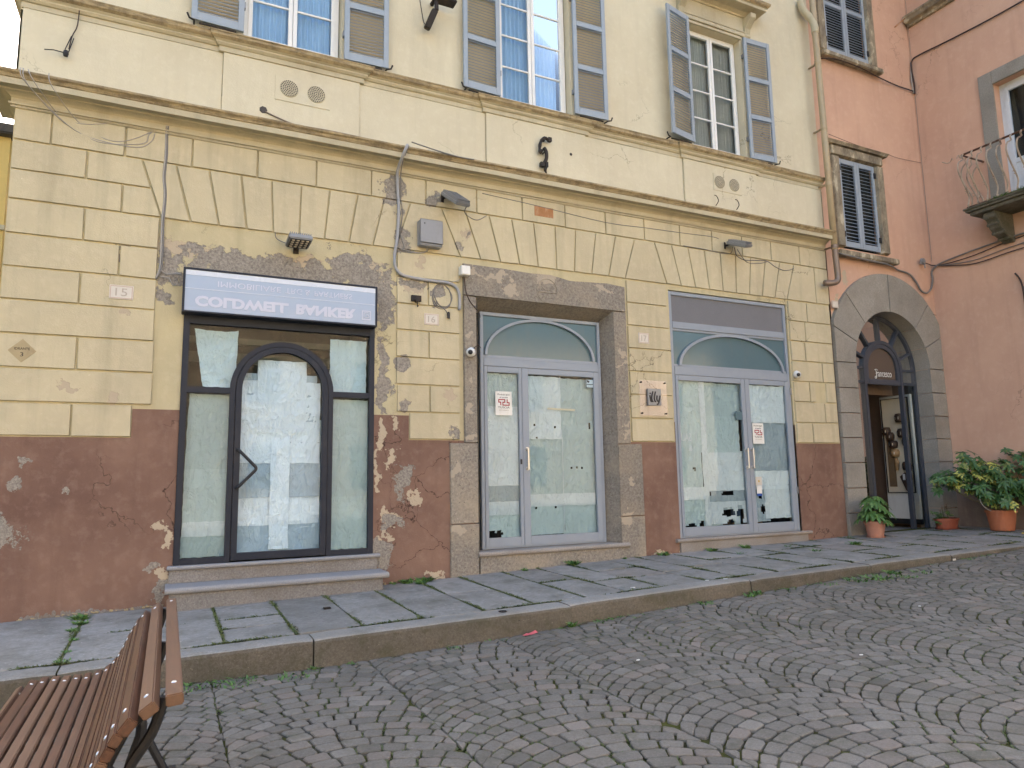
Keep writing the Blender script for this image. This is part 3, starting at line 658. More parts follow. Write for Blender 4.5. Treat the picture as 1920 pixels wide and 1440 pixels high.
for a, b_, p in ((XL, .36, 0), (.36, 1.90, .035), (1.90, 3.58, 0), (3.58, 5.12, .035), (5.12, 6.87, 0), (6.87, 8.36, .035), (8.36, 9.87, 0)):
    pr = [(q + (p if i not in (0,) else p), z) for i, (q, z) in enumerate(SX)]
    pr = [(0, pr[0][1])] + pr + [(0, 6.54)] if p else pr
    o = extrude_x('string_course', pr, a + (0.001 if p == 0 and a > 0 else 0), b_, [M['trim'], M['lip']], [0 if z < 6.43 else 1 for q, z in pr][:-1], ret_left=p > 0 or a < 0, ret_right=p > 0)
# parapet panels between cornice and string course
for a, b_, y in ((XL, .36, 7.992), (.36, 1.90, 7.966), (1.90, 3.58, 7.992), (3.58, 5.12, 7.966), (5.12, 6.87, 7.992), (6.87, 8.36, 7.966), (8.36, 9.86, 7.992)):
    mb = MB(); mb.box(a + .0015, b_ - .0015, y, 8.012, 5.54, 6.316); CR(mb.build('parapet_panel', M['upper'], cream, bevel=.003))
    mb = MB(); mb.box(a + .0015, b_ - .0015, y - .006, y + .01, 5.51, 5.66); CR(mb.build('panel_base', M['upper'], cream, bevel=.003))
WIN = [(.56, 1.68), (3.80, 4.93), (7.13, 8.23)]; WZ0, WZ1 = 6.545, 8.66
wallgrid('upper_wall', M['upper'], XL - .02, 9.90, 6.30, 12, 8.012, [(a, b_, WZ0, WZ1) for a, b_ in WIN], cream, cream_inv, depth=.20)
mb = MB()                                                # side, back and roof
mb.face([(XL, 8.012, .1), (XL, 16, .1), (XL, 16, 5.5), (XL, 8.012, 5.5)]); mb.face([(XL - .02, 8.012, 5.5), (XL - .02, 16, 5.5), (XL - .02, 16, 12), (XL - .02, 8.012, 12)])
mb.face([(XL, 16, 0), (9.86, 16, 0), (9.86, 16, 12), (XL, 16, 12)]); mb.face([(9.9, 8.012, 5.5), (9.9, 8.012, 12), (9.9, 16, 12), (9.9, 16, 5.5)])
CR(mb.build('side_wall', M['upper'], cream))
mb = MB(); mb.box(-2.1, 9.9, 7.4, 16.5, 12, 12.3); CR(mb.build('roof', M['rooftile'], cream))
def room(x0, x1, z0, z1, y0, y1, mat, parent=cream, inv=cream_inv):
    mb = MB(); P = [(x0, z0), (x1, z0), (x1, z1), (x0, z1)]
    for i in range(4):
        a, b_ = P[i], P[(i + 1) % 4]; mb.face([(a[0], y0, a[1]), (b_[0], y0, b_[1]), (b_[0], y1, b_[1]), (a[0], y1, a[1])])
    mb.face([(x, y1, z) for x, z in P]); return fix(mb.build('interior', mat, parent), inv)

# ---- upper windows with louvred shutters
def rectframe(mb, x0, x1, z0, z1, w_, y0, y1, wt=None, wb=None):
    wt = wt or w_; wb = wb or w_
    mb.box(x0, x0 + w_, y0, y1, z0, z1); mb.box(x1 - w_, x1, y0, y1, z0, z1); mb.box(x0 + w_, x1 - w_, y0, y1, z1 - wt, z1); mb.box(x0 + w_, x1 - w_, y0, y1, z0, z0 + wb)
def curtain_bm(x0, x1, z0, z1, y, folds=14, amp=.018):
    mb = MB(); n = folds * 6; zs_ = [z0, (z0 + z1) / 2, z1]; ph = uni(0, 6)
    for j in range(2):
        for i in range(n):
            P = []
            for (ii, jj) in ((i, j), (i + 1, j), (i + 1, j + 1), (i, j + 1)):
                x = x0 + (x1 - x0) * ii / n; P.append((x, y + amp * math.sin(ph + ii * 1.05 + .6 * math.sin(ii * .21)) + .3 * amp * math.sin(ii * .33), zs_[jj]))
            mb.face(P)
    return mb
slat_me = {}
def slat_mesh(w_, hh=.036, th=.006, tilt=38):
    key = round(w_, 3)
    if key not in slat_me:
        mb = MB(); t = R(tilt); d = Vector((0, math.cos(t), math.sin(t))) * hh / 2; n_ = Vector((0, -math.sin(t), math.cos(t))) * th / 2
        P = [(sx * w_ / 2, *(q.yz)) for sx in (-1, 1) for q in (-d - n_, d - n_, d + n_, -d + n_)]
        mb.idx(P, [(0, 1, 2, 3), (4, 5, 6, 7), (0, 1, 5, 4), (1, 2, 6, 5), (2, 3, 7, 6), (3, 0, 4, 7)])
        o = mb.build('slat', M['louvre']); slat_me[key] = o.data; bpy.data.objects.remove(o)
    return slat_me[key]
def shutter(parent, inv, x0, z0, w_, h_, y, npan, ang=0, hinge='l', mat='shutter', pitch=.042, label=None, slatmat=None, name='shutter', th=.035, tilt=38, open_back=False):
    """leaf frame with npan louvred panels; local frame x from 0..w"""
    st, rl = .062, .075; mb = MB()
    mb.box(0, st, 0, th, 0, h_); mb.box(w_ - st, w_, 0, th, 0, h_)
    ph = (h_ - rl * (npan - 1) - .10 - .085) / npan; zz = [0]; mb.box(st, w_ - st, 0.002, th - .002, 0, .10); mb.box(st, w_ - st, 0.002, th - .002, h_ - .085, h_)
    pans = []
    z = .10
    for i in range(npan):
        pans.append((z, z + ph)); z += ph
        if i < npan - 1: mb.box(st, w_ - st, .002, th - .002, z, z + rl); z += rl
    o = mb.build(name, M[mat], parent, bevel=.003); fix(o, inv)
    if label: o['label'] = label
    if hinge == 'r': m = Matrix.Translation((x0 + w_, y, z0)) @ Matrix.Rotation(ang, 4, 'Z') @ Matrix.Translation((-w_, 0, 0))
    else: m = Matrix.Translation((x0, y, z0)) @ Matrix.Rotation(ang, 4, 'Z')
    o.matrix_basis = m
    me = slat_mesh(w_ - 2 * st + .008, tilt=tilt)
    if slatmat: me = me
    for (a, b_) in pans:
        n = max(1, int((b_ - a) / pitch)); p = (b_ - a) / n
        for i in range(n):
            s_ = bpy.data.objects.new('slat', me); COL.objects.link(s_); s_.parent = o; s_.location = (w_ / 2, th / 2, a + p * (i + .5))
    return o
def casement(x0, x1, z0, z1, y, nrow, cur, label=None, parent=cream, inv=cream_inv):
    mb = MB(); rectframe(mb, x0, x1, z0, z1, .05, y, y + .06)
    f = CR(mb.build('window', M['white'], parent, bevel=.004)) 
    if label: f['label'] = label
    xm = (x0 + x1) / 2
    for (a, b_) in ((x0 + .045, xm + .001), (xm - .001, x1 - .045)):
        mb = MB(); s_ = .048; A = a if a < xm - .1 else a + .004; B_ = b_ if b_ > xm + .1 else b_ - .004
        rectframe(mb, A, B_, z0 + .045, z1 - .045, s_, y - .015, y + .03, wb=.07)
        hgt = (z1 - z0 - .09 - s_ - .07) / nrow
        for r_ in range(1, nrow): zz = z0 + .045 + .07 + hgt * r_; mb.box(A + s_, B_ - s_, y - .008, y + .02, zz - .012, zz + .012)
        o = mb.build('casement', M['white'], f, bevel=.003)
        mb = MB(); mb.face([(A + s_ - .005, y + .006, z0 + .11), (B_ - s_ + .005, y + .006, z0 + .11), (B_ - s_ + .005, y + .006, z1 - .09), (A + s_ - .005, y + .006, z1 - .09)]); mb.build('pane', M['glassup'], f)
    curtain_bm(x0 + .05, xm + (x1 - xm) * cur, z0, z1, y + .09).build('curtain', M['curtain'] if cur > .5 else M['curtaing'], f, smooth=True)
    if cur <= .5: curtain_bm(xm + .16, x1 - .03, z0, z1, y + .10).build('curtain', M['curtaing'], f, smooth=True)
    return f
for i, (a, b_) in enumerate(WIN):
    casement(a + .012, b_ - .012, WZ0 + .03, WZ1 - .005, 8.14, 4, (.97, .80, .2)[i], ('window with curtains drawn behind white frame, sky reflection painted in their blue', 'middle window with half drawn curtains, sky reflection painted in their blue', 'rightmost white window with dark panes and greige curtains')[i])
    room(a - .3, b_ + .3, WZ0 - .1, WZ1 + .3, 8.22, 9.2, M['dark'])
    mb = MB(); mb.box(a - .1, b_ + .1, 7.90, 8.10, WZ0 - .045, WZ0 - .002)
SH = [('l', .015, 6.60, 0), ('r', 1.70, 6.57, 0), ('l', 3.245, 6.58, 0), ('r', 4.95, 6.60, 0), ('l', 6.56, 6.60, R(0)), ('r', 8.245, 6.57, 0)]
for i, (side, x, z, ang) in enumerate(SH):
    wd = .545
    lab = ('open shutter left of the first upper window', 'open shutter right of the first upper window', 'open shutter left of the middle upper window', 'open shutter right of the middle upper window', 'shutter left of the third window standing ajar from the wall', 'open shutter right of the third upper window')[i]
    a_ = (R(2), R(2), R(3), R(2), R(13), R(3))[i]
    if side == 'l': shutter(cream, cream_inv, x, z, wd, 2.11, 7.935, 3, a_, 'r', label=lab)
    else: shutter(cream, cream_inv, x, z, wd, 2.11, 7.935, 3, -a_, 'l', label=lab)
    # hold-open catch and hinges
    xx = x + .03 if side == 'l' else x + wd - .03
    mb = MB(); mb.tube([(xx, 7.99, z - .02), (xx, 7.90, z - .03), (xx + (-.05 if side == 'l' else .05), 7.885, z - .02), (xx + (-.07 if side == 'l' else .07), 7.885, z + .03)], .011, 6)
    mb.tube([(x + .08, 7.94, z - .025), (x + wd - .08, 7.94, z - .025)], .012, 6); CR(mb.build('shutter_catch', M['iron'], cream))
    hx = x + wd if side == 'l' else x - .0
    for hz in (.3, 1.75):
        mb = MB(); mb.box(hx - .014, hx + .014, 7.94, 8.0, z + hz, z + hz + .07); CR(mb.build('hinge', M['galv'], cream))
# window surround, hood and consoles
for a, b_ in WIN:
    mb = MB(); mb.box(a - .02, b_ + .02, 7.985, 8.011, WZ1 + .002, WZ1 + .05); mb.box(a - .10, b_ + .10, 7.965, 8.011, WZ1 + .055, WZ1 + .12); mb.box(a - .12, b_ + .12, 7.955, 8.011, WZ1 + .12, WZ1 + .14); mb.box(a - .12, b_ + .12, 7.99, 8.011, WZ1 + .14, WZ1 + .42); CR(mb.build('window_surround', M['trim'], cream, bevel=.004))
    pr = [(0, 9.06), (.03, 9.065), (.035, 9.09), (.09, 9.12), (.24, 9.125), (.245, 9.17), (.26, 9.175), (.29, 9.20), (.30, 9.24), (0, 9.32)]
    extrude_x('window_hood', pr, a - .15, b_ + .15, [M['trim'], M['lip']], [0] * 6 + [1] * 3, True, True)
    for cx in (a - .14, b_ + .14):
        mb = MB(); prof = [(0, 8.70), (-.03, 8.70), (-.06, 8.73), (-.05, 8.78), (-.07, 8.86), (-.14, 8.93), (-.20, 8.99), (-.21, 9.06), (0, 9.06)]
        mb.prism(prof, lambda p, z: (cx - .06, 8.011 + p, z), lambda p, z: (cx + .06, 8.011 + p, z)); 
        for s_ in (-.03, .0, .03): mb.tube([(cx + s_, 7.975, 8.75), (cx + s_, 7.945, 8.86), (cx + s_, 7.88, 8.93), (cx + s_, 7.815, 8.99)], .012, 6)
        CR(mb.build('console', M['trim'], cream, bevel=.006))
# perforated vents
def vent(x0, x1, z0, z1, cs, y):
    mb = MB(); mb.box(x0, x1, y - .008, y + .01, z0, z1); v_ = CR(mb.build('vent_plate', M['upper'], cream, bevel=.002))
    for (cx, cz) in cs:
        mb = MB(); mb.lathe([(.0, -.012), (.10, -.012), (.104, -.008), (.104, 0)], (cx, y - .005, cz), 24, axis='y'); g = mb.build('vent_grille', M['trim'], v_)
        mb = MB()
        for rr, nn in ((.090, 26), (.068, 20), (.047, 14), (.026, 8), (0, 1)):
            for q in range(nn):
                t = 6.283 * q / nn; X_, Z_ = cx + rr * math.cos(t), cz + rr * math.sin(t); s_ = .0078
                mb.face([(X_ + s_ * math.cos(u), y - .0185, Z_ + s_ * math.sin(u)) for u in [6.283 * e / 6 for e in range(6)]])
        g = mb.build('vent_holes', M['black'], v_); g['kind'] = 'stuff'
vent(.92, 1.545, 5.88, 6.18, [(1.075, 6.04), (1.385, 6.04)], 7.966)
vent(7.44, 8.02, 5.90, 6.18, [(7.56, 6.045), (7.86, 6.045)], 7.966)

# ---- shopfront glazing helpers
def arch_band(cx, zs, z0, ro, ri, n=24, rzo=None, rzi=None):
    o = [(cx - ro, z0)] + [(x, z) for x, z in arc(cx, zs, ro, 180, 0, n, rzo)] + [(cx + ro, z0)]
    i = [(cx + ri, z0)] + [(x, z) for x, z in arc(cx, zs, ri, 0, 180, n, rzi)] + [(cx - ri, z0)]
    return o, i
def band(mb, cx, zs, z0, ro, ri, y0, y1, n=24, rzo=None, rzi=None):
    o, i = arch_band(cx, zs, z0, ro, ri, n, rzo, rzi); i = i[::-1]
    for k in range(len(o) - 1):
        a, b_, c, d = o[k], o[k + 1], i[k + 1], i[k]
        P = [(p[0], y0, p[1]) for p in (a, b_, c, d)] + [(p[0], y1, p[1]) for p in (a, b_, c, d)]
        F = [(0, 1, 2, 3), (4, 5, 6, 7), (0, 1, 5, 4), (2, 3, 7, 6)]
        if k == 0: F.append((0, 3, 7, 4))
        if k == len(o) - 2: F.append((1, 2, 6, 5))
        mb.idx(P, F)
def pane(parent, x0, x1, z0, z1, y, mat='glass'):
    mb = MB(); mb.face([(x0, y, z0), (x1, y, z0), (x1, y, z1), (x0, y, z1)]); return mb.build('pane', M[mat], parent)
from mathutils import noise as mn
def paper(parent, x0, x1, z0, z1, y, mat='paper', holes=(), amp=.012, skew=0, sag=0, label=None, fold=True, cell=.028, taper=(0, 0)):
    if round(x1, 2) in (.57, 4.10, 5.22, 5.24, 5.25, 7.79, 7.80, 8.69, 8.70, 8.71, 2.02, 2.05): x1 += .045
    nx = max(3, int((x1 - x0) / cell)); nz = max(3, int((z1 - z0) / cell)); V_ = []; sd_ = uni(0, 50)
    for j in range(nz + 1):
        for i in range(nx + 1):
            u, v = i / nx, j / nz; xa = x0 + taper[0] * (1 - v); xb = x1 - taper[1] * (1 - v)
            x = xa + (xb - xa) * u + .006 * mn.noise((u * 3, v * 9, sd_)); z = z0 + (z1 - z0) * v + skew * (u - .5) - sag * (4 * u * (1 - u)) * v + .008 * mn.noise((u * 8, v * 2, sd_ + 9))
            g_ = .010 * mn.noise((x * 3.3 + z * 1.2, 4, z * 1.6)) + .014 * abs(mn.noise((x * 5 - z * 4, 7, z * 4))) + .008 * abs(mn.noise((x * 13 + z * 7, 5, z * 5))); d = .25 * mn.noise((x * 9, sd_ + 3, z * 3))
            if fold: d += .35 * (1 if (abs(((z - z0) % .297) - .148) > .142) else 0)
            V_.append((x, y - g_ - amp * d, z))
    F = []
    for j in range(nz):
        for i in range(nx):
            cx_, cz_ = (V_[j * (nx + 1) + i][0] + V_[(j + 1) * (nx + 1) + i + 1][0]) / 2, (V_[j * (nx + 1) + i][2] + V_[(j + 1) * (nx + 1) + i][2]) / 2
            if any(math.hypot((cx_ - h[0]) / h[2], (cz_ - h[1]) / h[3]) < 1 + .5 * mn.noise((cx_ * 11, cz_ * 11, 3)) for h in holes): continue
            F.append((j * (nx + 1) + i, j * (nx + 1) + i + 1, (j + 1) * (nx + 1) + i + 1, (j + 1) * (nx + 1) + i))
    mb = MB(); mb.idx(V_, F); o = mb.build('paper_sheet', M[mat], parent, smooth=True)
    if label: o['label'] = label
    return o
def pullbar(parent, x, z0, z1, y):
    mb = MB(); mb.tube([(x, y - .045, z0), (x, y - .045, z1)], .013, 10)
    for z in (z0 + .015, z1 - .015): mb.tube([(x, y, z), (x, y - .045, z)], .016, 10); mb.lathe([(0, -.012), (.024, -.012), (.024, 0)], (x, y, z), 12, axis='y')
    return mb.build('door_handle', M['steel'], parent, smooth=False)

# shopfront 1: dark frame, arched door
sf = MB(); y0, y1 = 7.985, 8.045
sf.box(.082, .142, y0, y1, .70, 3.45); sf.box(2.058, 2.118, y0, y1, .70, 3.45); sf.box(.142, 2.058, y0, y1, 3.19, 3.45)
sf.box(.142, .568, y0, y1, .70, .76); sf.box(1.638, 2.058, y0, y1, .70, .76); sf.box(.142, .568, y0 + .003, y1, 2.455, 2.52); sf.box(1.638, 2.058, y0 + .003, y1, 2.455, 2.52)
band(sf, 1.102, 2.505, .70, .545, .49, y0 - .006, y1 + .002, 28)
shop1 = CR(sf.build('shopfront', M['darkframe'], cream, bevel=.004)); shop1['label'] = 'dark slate framed shopfront with an arched door'
dl = MB(); band(dl, 1.102, 2.505, .78, .486, .425, y0 - .014, y1 - .01, 28); dl.box(.677, 1.527, y0 - .012, y1 - .012, .715, .79); dl.box(.618, .677, y0 - .013, y1 - .012, .715, .78); dl.box(1.527, 1.586, y0 - .013, y1 - .012, .715, .78)
dl.build('door_leaf', M['darkframe'], shop1, bevel=.003)
hd = MB(); hd.tube(smoothpath([(.655, 7.972, 1.855), (.665, 7.93, 1.85), (.79, 7.91, 1.72), (.835, 7.905, 1.66), (.79, 7.91, 1.60), (.665, 7.93, 1.47), (.655, 7.972, 1.465)], 5), .0165, 10); hd.build('door_handle', M['black'], shop1, smooth=True)
pane(shop1, .14, .57, .755, 2.46, 8.02); pane(shop1, 1.636, 2.06, .755, 2.46, 8.02)
mb = MB(); ai = arc(1.102, 2.505, .52, 0, 180, 24); mb.face([(.14, 8.025, 2.515), (.14, 8.025, 3.195), (2.06, 8.025, 3.195), (2.06, 8.025, 2.515)] + [(x, 8.025, z) for x, z in ai if z > 2.514]); mb.build('pane', M['glass'], shop1)
mb = MB(); mb.face([(x, 8.012, z) for x, z in [(.66, .78), (1.54, .78)] + arc(1.102, 2.505, .435, 0, 180, 24)]); mb.build('pane', M['glass'], shop1)
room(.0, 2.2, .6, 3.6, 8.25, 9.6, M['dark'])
mb = MB(); mb.box(.1, 2.1, 8.7, 8.75, 2.9, 3.02); mb.box(.1, 2.1, 8.45, 8.5, 3.08, 3.15); CR(mb.build('ceiling_beam', paint('dark_green_beam', (.05, .065, .055)), cream))
paper(shop1, .19, .63, 2.53, 3.16, 8.08, 'paper', amp=.03, taper=(.10, .02), sag=.02); paper(shop1, 1.62, 2.04, 2.50, 3.14, 8.08, 'paper', amp=.018)
paper(shop1, .17, .57, 1.62, 2.45, 8.075, 'paper', amp=.02, taper=(-.02, 0)); paper(shop1, .15, .57, 1.10, 1.66, 8.068, 'paper', amp=.018); paper(shop1, .15, .57, .97, 1.12, 8.062, 'paperw', amp=.008); paper(shop1, .145, .57, .76, .985, 8.072, 'paper', amp=.01)
paper(shop1, 1.64, 2.02, 1.30, 2.44, 8.075, 'paper', amp=.022, taper=(0, -.02)); paper(shop1, 1.63, 2.05, .76, 1.34, 8.066, 'paper', amp=.014)
paper(shop1, .84, 1.36, 2.05, 2.85, 8.072, 'paperw', amp=.014); paper(shop1, .70, 1.48, 2.18, 2.70, 8.085, 'paperg', amp=.01); paper(shop1, .685, 1.52, 1.72, 2.62, 8.082, 'paperw', amp=.012)
paper(shop1, .68, 1.02, 1.35, 2.15, 8.088, 'paperg', amp=.01); paper(shop1, 1.0, 1.20, .80, 2.05, 8.070, 'paperw', amp=.012); paper(shop1, 1.18, 1.53, 1.35, 2.12, 8.086, 'paperg', amp=.01); paper(shop1, .68, 1.53, 1.02, 1.42, 8.092, 'paperw', amp=.02); paper(shop1, .67, 1.54, .78, 1.06, 8.082, 'paperg', amp=.012); paper(shop1, .66, 1.54, .775, 2.2, 8.11, 'paper', amp=.012)
# steps of shopfront 1
def slabx(x0, x1, y0, z0, z1, nose, mat, name='step', parent=cream, y1=8.0, nm=8):
    """stone tread with a rounded nosing"""
    r_ = (z1 - z0) / 2; mb = MB(); prof = [(y1, z0), (y0 + r_, z0)] + [(y0 + r_ - r_ * math.sin(R(a)), (z0 + z1) / 2 - r_ * math.cos(R(a))) for a in range(20, 180, 20)] + [(y0 + r_, z1), (y1, z1)]
    mb.prism(prof, lambda y, z: (x0, y, z), lambda y, z: (x1, y, z)); return CR(mb.build(name, M[mat], parent, bevel=.004))
slabx(.03, 2.19, 7.93, .655, .698, 1, 'step'); 
mb = MB(); mb.box(.05, 2.16, 7.962, 8.0, .53, .654); CR(mb.build('step_riser', M['riser'], cream))
slabx(.02, 2.20, 7.60, .468, .528, 1, 'step'); mb = MB(); mb.box(.06, 2.14, 7.64, 8.0, .20, .467); CR(mb.build('step_riser', M['riser'], cream, bevel=.004))

# shopfront 2: blue grey door in the stone surround
Y2 = 8.17; s2 = MB()
rectframe(s2, 3.545, 5.375, .64, 3.665, .045, Y2, Y2 + .06, wb=.02); s2.box(3.59, 5.33, Y2 - .004, Y2 + .055, 2.955, 3.055); s2.box(3.59, 5.33, Y2 + .01, Y2 + .05, 3.055, 3.10)
shop2 = CR(s2.build('shopfront', M['alu'], cream, bevel=.004)); shop2['label'] = 'blue grey double door with fanlight inside the peperino stone surround'
for (a, b_, wl, wr) in ((3.592, 4.128, .045, .045), (4.132, 5.328, .095, .085)):
    mb = MB(); mb.box(a, a + wl, Y2 - .008, Y2 + .045, .66, 2.95); mb.box(b_ - wr, b_, Y2 - .008, Y2 + .045, .66, 2.95); mb.box(a + wl, b_ - wr, Y2 - .008, Y2 + .045, .66, .775); mb.box(a + wl, b_ - wr, Y2 - .008, Y2 + .045, 2.875, 2.95)
    mb.build('door_leaf', M['alu'], shop2, bevel=.004); pane(shop2, a + wl - .01, b_ - wr + .01, .765, 2.885, Y2 + .012)
s2 = MB(); band(s2, 4.44, 3.10, 3.10, .835, .80, Y2 - .012, Y2 + .02, 32, .525, .49); s2.build('arch_bar', M['alu'], shop2)
mb = MB(); mb.face([(3.58, Y2 + .03, 3.05), (5.34, Y2 + .03, 3.05), (5.34, Y2 + .03, 3.63), (3.58, Y2 + .03, 3.63)]); mb.build('fanlight_panel', M['teal'], shop2)
pullbar(shop2, 4.185, 1.62, 1.90, Y2 - .008); mb = MB(); mb.box(4.09, 4.112, Y2 - .016, Y2 - .006, 1.69, 1.755); mb.build('lock', M['black'], shop2)
room(3.45, 5.5, .5, 3.7, 8.4, 9.8, M['dark'])
yb = Y2 + .048
paper(shop2, 3.63, 4.10, 2.42, 2.87, yb + .012, 'paper', amp=.018); paper(shop2, 3.63, 4.10, 1.42, 2.44, yb, 'paperw', amp=.016); paper(shop2, 3.63, 4.10, 1.10, 1.46, yb + .01, 'paperg', amp=.012); paper(shop2, 3.63, 4.10, 1.05, 1.22, yb + .003, 'paperw', amp=.008)
paper(shop2, 3.63, 4.10, .77, 1.10, yb + .014, 'paper', [(3.74, .80, .10, .07)], .012)
paper(shop2, 4.23, 4.74, 2.02, 2.86, yb, 'paperw', [(4.33, 2.20, .012, .02), (4.65, 2.19, .02, .02), (4.36, 2.02, .03, .018)], .014); paper(shop2, 4.70, 5.22, 2.02, 2.85, yb + .012, 'paper', [(5.2, 2.2, .018, .04)], .014); paper(shop2, 4.23, 5.25, 1.22, 2.03, yb + .016, 'paper', [(4.88, 1.63, .012, .012), (4.97, 1.63, .012, .012), (5.05, 1.63, .017, .02), (5.13, 1.65, .014, .016)], .012)
paper(shop2, 4.23, 5.25, 1.14, 1.30, yb + .002, 'paperw', amp=.008); paper(shop2, 4.23, 4.76, .78, 1.17, yb + .01, 'paper', [(4.34, 1.13, .012, .03), (4.62, 1.13, .012, .03)], .012); paper(shop2, 4.74, 5.24, .77, 1.16, yb + .014, 'paper', [(4.74, .84, .03, .05), (4.25, .8, .03, .03)], .012)
mb = MB(); mb.box(4.738, 4.746, yb - .018, yb - .016, .8, 2.05); mb.box(4.0, 4.9, yb - .018, yb - .017, 2.45, 2.452); mb.build('tape_strip', M['paperw'], shop2)
mb = MB(); mb.face([(4.52, yb - .02, 2.415), (4.95, yb - .02, 2.405), (4.96, yb - .02, 2.43), (4.53, yb - .02, 2.44)]); mb.build('tape_strip', M['board'], shop2)
# stone surround of shopfront 2
st = lambda poly, lab=None, yf=7.972, yb_=8.012: block(poly, 'surround_stone', M['peperino'], yb_, yf, .006, .0015, label=lab)
st([(3.24, 1.95), (3.42, 1.95), (3.42, 3.80), (3.24, 3.80)]); st([(5.48, 1.95), (5.70, 1.95), (5.70, 3.80), (5.48, 3.80)])
st([(3.05, .98), (3.42, .98), (3.42, 1.95), (3.05, 1.95)]); st([(3.05, .30), (3.42, .30), (3.42, .98), (3.05, .98)]); st([(5.48, .98), (5.88, .98), (5.88, 1.95), (5.48, 1.95)]); st([(5.48, .36), (5.88, .36), (5.88, .98), (5.48, .98)])
st([(3.24, 3.80), (5.70, 3.80), (5.70, 4.17), (5.4, 4.19), (4.8, 4.16), (4.5, 4.215), (4.2, 4.20), (3.8, 4.215), (3.24, 4.22)], 'stone lintel with a carved ring emblem')
mb = MB()
for (xa, xb, zt) in ((3.42, 3.545, 0), (5.48, 5.375, 0)): mb.face([(xa, 7.972, .4), (xb, 8.25, .4), (xb, 8.25, 3.665), (xa, 7.972, 3.80)])
mb.face([(3.42, 7.972, 3.80), (5.48, 7.972, 3.80), (5.375, 8.25, 3.665), (3.545, 8.25, 3.665)]); CR(mb.build('surround_reveal', M['peperino'], cream))
mb = MB(); mb.tube([(4.44 + .155 * math.cos(t / 24 * 6.283), 7.972, 3.98 + .165 * math.sin(t / 24 * 6.283)) for t in range(25)], .0065, 6, cap=False); mb.tube([(4.30, 7.972, 3.96), (4.44, 7.972, 3.955), (4.58, 7.972, 3.96)], .008, 6); mb.tube([(4.36, 7.972, 4.03), (4.40, 7.972, 3.99), (4.50, 7.972, 3.99), (4.53, 7.972, 4.03)], .006, 6); mb.tube([(4.37, 7.972, 3.88), (4.52, 7.972, 3.89)], .006, 6)
CR(mb.build('carved_emblem', M['peperino'], cream))
slabx(3.40, 5.60, 7.93, .575, .635, 1, 'sill', y1=8.25); mb = MB(); mb.box(3.43, 5.50, 7.964, 8.2, .25, .574); CR(mb.build('step_riser', M['peperino'], cream))

# shopfront 3
Y3 = 8.03; s3 = MB()
rectframe(s3, 6.50, 8.85, .635, 4.21, .055, Y3, Y3 + .06, wb=.02); s3.box(6.555, 8.795, Y3 - .003, Y3 + .055, 3.655, 3.755); s3.box(6.555, 8.795, Y3 - .004, Y3 + .055, 2.965, 3.09); s3.box(6.555, 8.795, Y3 + .012, Y3 + .05, 3.09, 3.125); s3.box(6.555, 8.795, Y3 + .012, Y3 + .05, 3.62, 3.655)
shop3 = CR(s3.build('shopfront', M['alu'], cream, bevel=.004)); shop3['label'] = 'blue grey double door with torn paper, fanlight and grey panel above'
for (a, b_, wl, wr) in ((6.557, 7.878, .05, .075), (7.882, 8.793, .09, .07)):
    mb = MB(); mb.box(a, a + wl, Y3 - .008, Y3 + .045, .655, 2.96); mb.box(b_ - wr, b_, Y3 - .008, Y3 + .045, .655, 2.96); mb.box(a + wl, b_ - wr, Y3 - .008, Y3 + .045, .655, .78); mb.box(a + wl, b_ - wr, Y3 - .008, Y3 + .045, 2.885, 2.96)
    mb.build('door_leaf', M['alu'], shop3, bevel=.004); pane(shop3, a + wl - .01, b_ - wr + .01, .77, 2.895, Y3 + .012)
s3 = MB(); band(s3, 7.69, 3.10, 3.10, 1.05, 1.005, Y3 - .012, Y3 + .02, 32, .535, .495); s3.build('arch_bar', M['alu'], shop3)
mb = MB(); mb.face([(6.54, Y3 + .03, 3.08), (8.81, Y3 + .03, 3.08), (8.81, Y3 + .03, 3.66), (6.54, Y3 + .03, 3.66)]); mb.build('fanlight_panel', M['teal'], shop3)
mb = MB(); mb.box(6.55, 8.80, Y3 + .025, Y3 + .04, 3.75, 4.16); mb.build('header_panel', M['granite'], shop3)
pullbar(shop3, 7.825, 1.60, 1.90, Y3 - .008); pullbar(shop3, 7.93, 1.60, 1.90, Y3 - .008)
for z in (1.2, 2.75): mb = MB(); mb.box(8.83, 8.862, Y3 - .012, Y3 - .001, z, z + .11); mb.build('hinge', M['galv'], shop3)
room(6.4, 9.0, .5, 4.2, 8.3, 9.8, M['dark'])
yb = Y3 + .048
paper(shop3, 6.60, 7.02, 1.0, 2.90, yb + .012, 'paper', [(6.87, 1.60, .015, .05)], .012); paper(shop3, 7.02, 7.80, 2.36, 2.88, yb + .02, 'paper', amp=.012); paper(shop3, 7.00, 7.76, 1.84, 2.38, yb + .01, 'paper', amp=.014); paper(shop3, 7.04, 7.79, 1.28, 1.86, yb + .012, 'paperw', amp=.02); paper(shop3, 7.02, 7.12, .78, 2.9, yb, 'paperw', amp=.008)
paper(shop3, 6.60, 7.04, 1.16, 1.34, yb, 'paperw', amp=.008); paper(shop3, 6.60, 7.05, .77, 1.18, yb + .012, 'paper', [(6.76, .79, .09, .03), (6.95, .8, .04, .05)], .012); paper(shop3, 7.05, 7.80, 1.0, 1.30, yb + .016, 'paperg', [(7.13, 1.24, .08, .02), (7.5, 1.24, .13, .022)], .01); paper(shop3, 7.06, 7.80, .80, 1.12, yb + .004, 'paperw', [(7.47, .955, .13, .07), (7.70, .93, .07, .13), (7.52, .82, .10, .045)], .016)
paper(shop3, 7.06, 7.7, .77, .9, yb + .02, 'paper', [(7.5, .8, .12, .06)], .01)
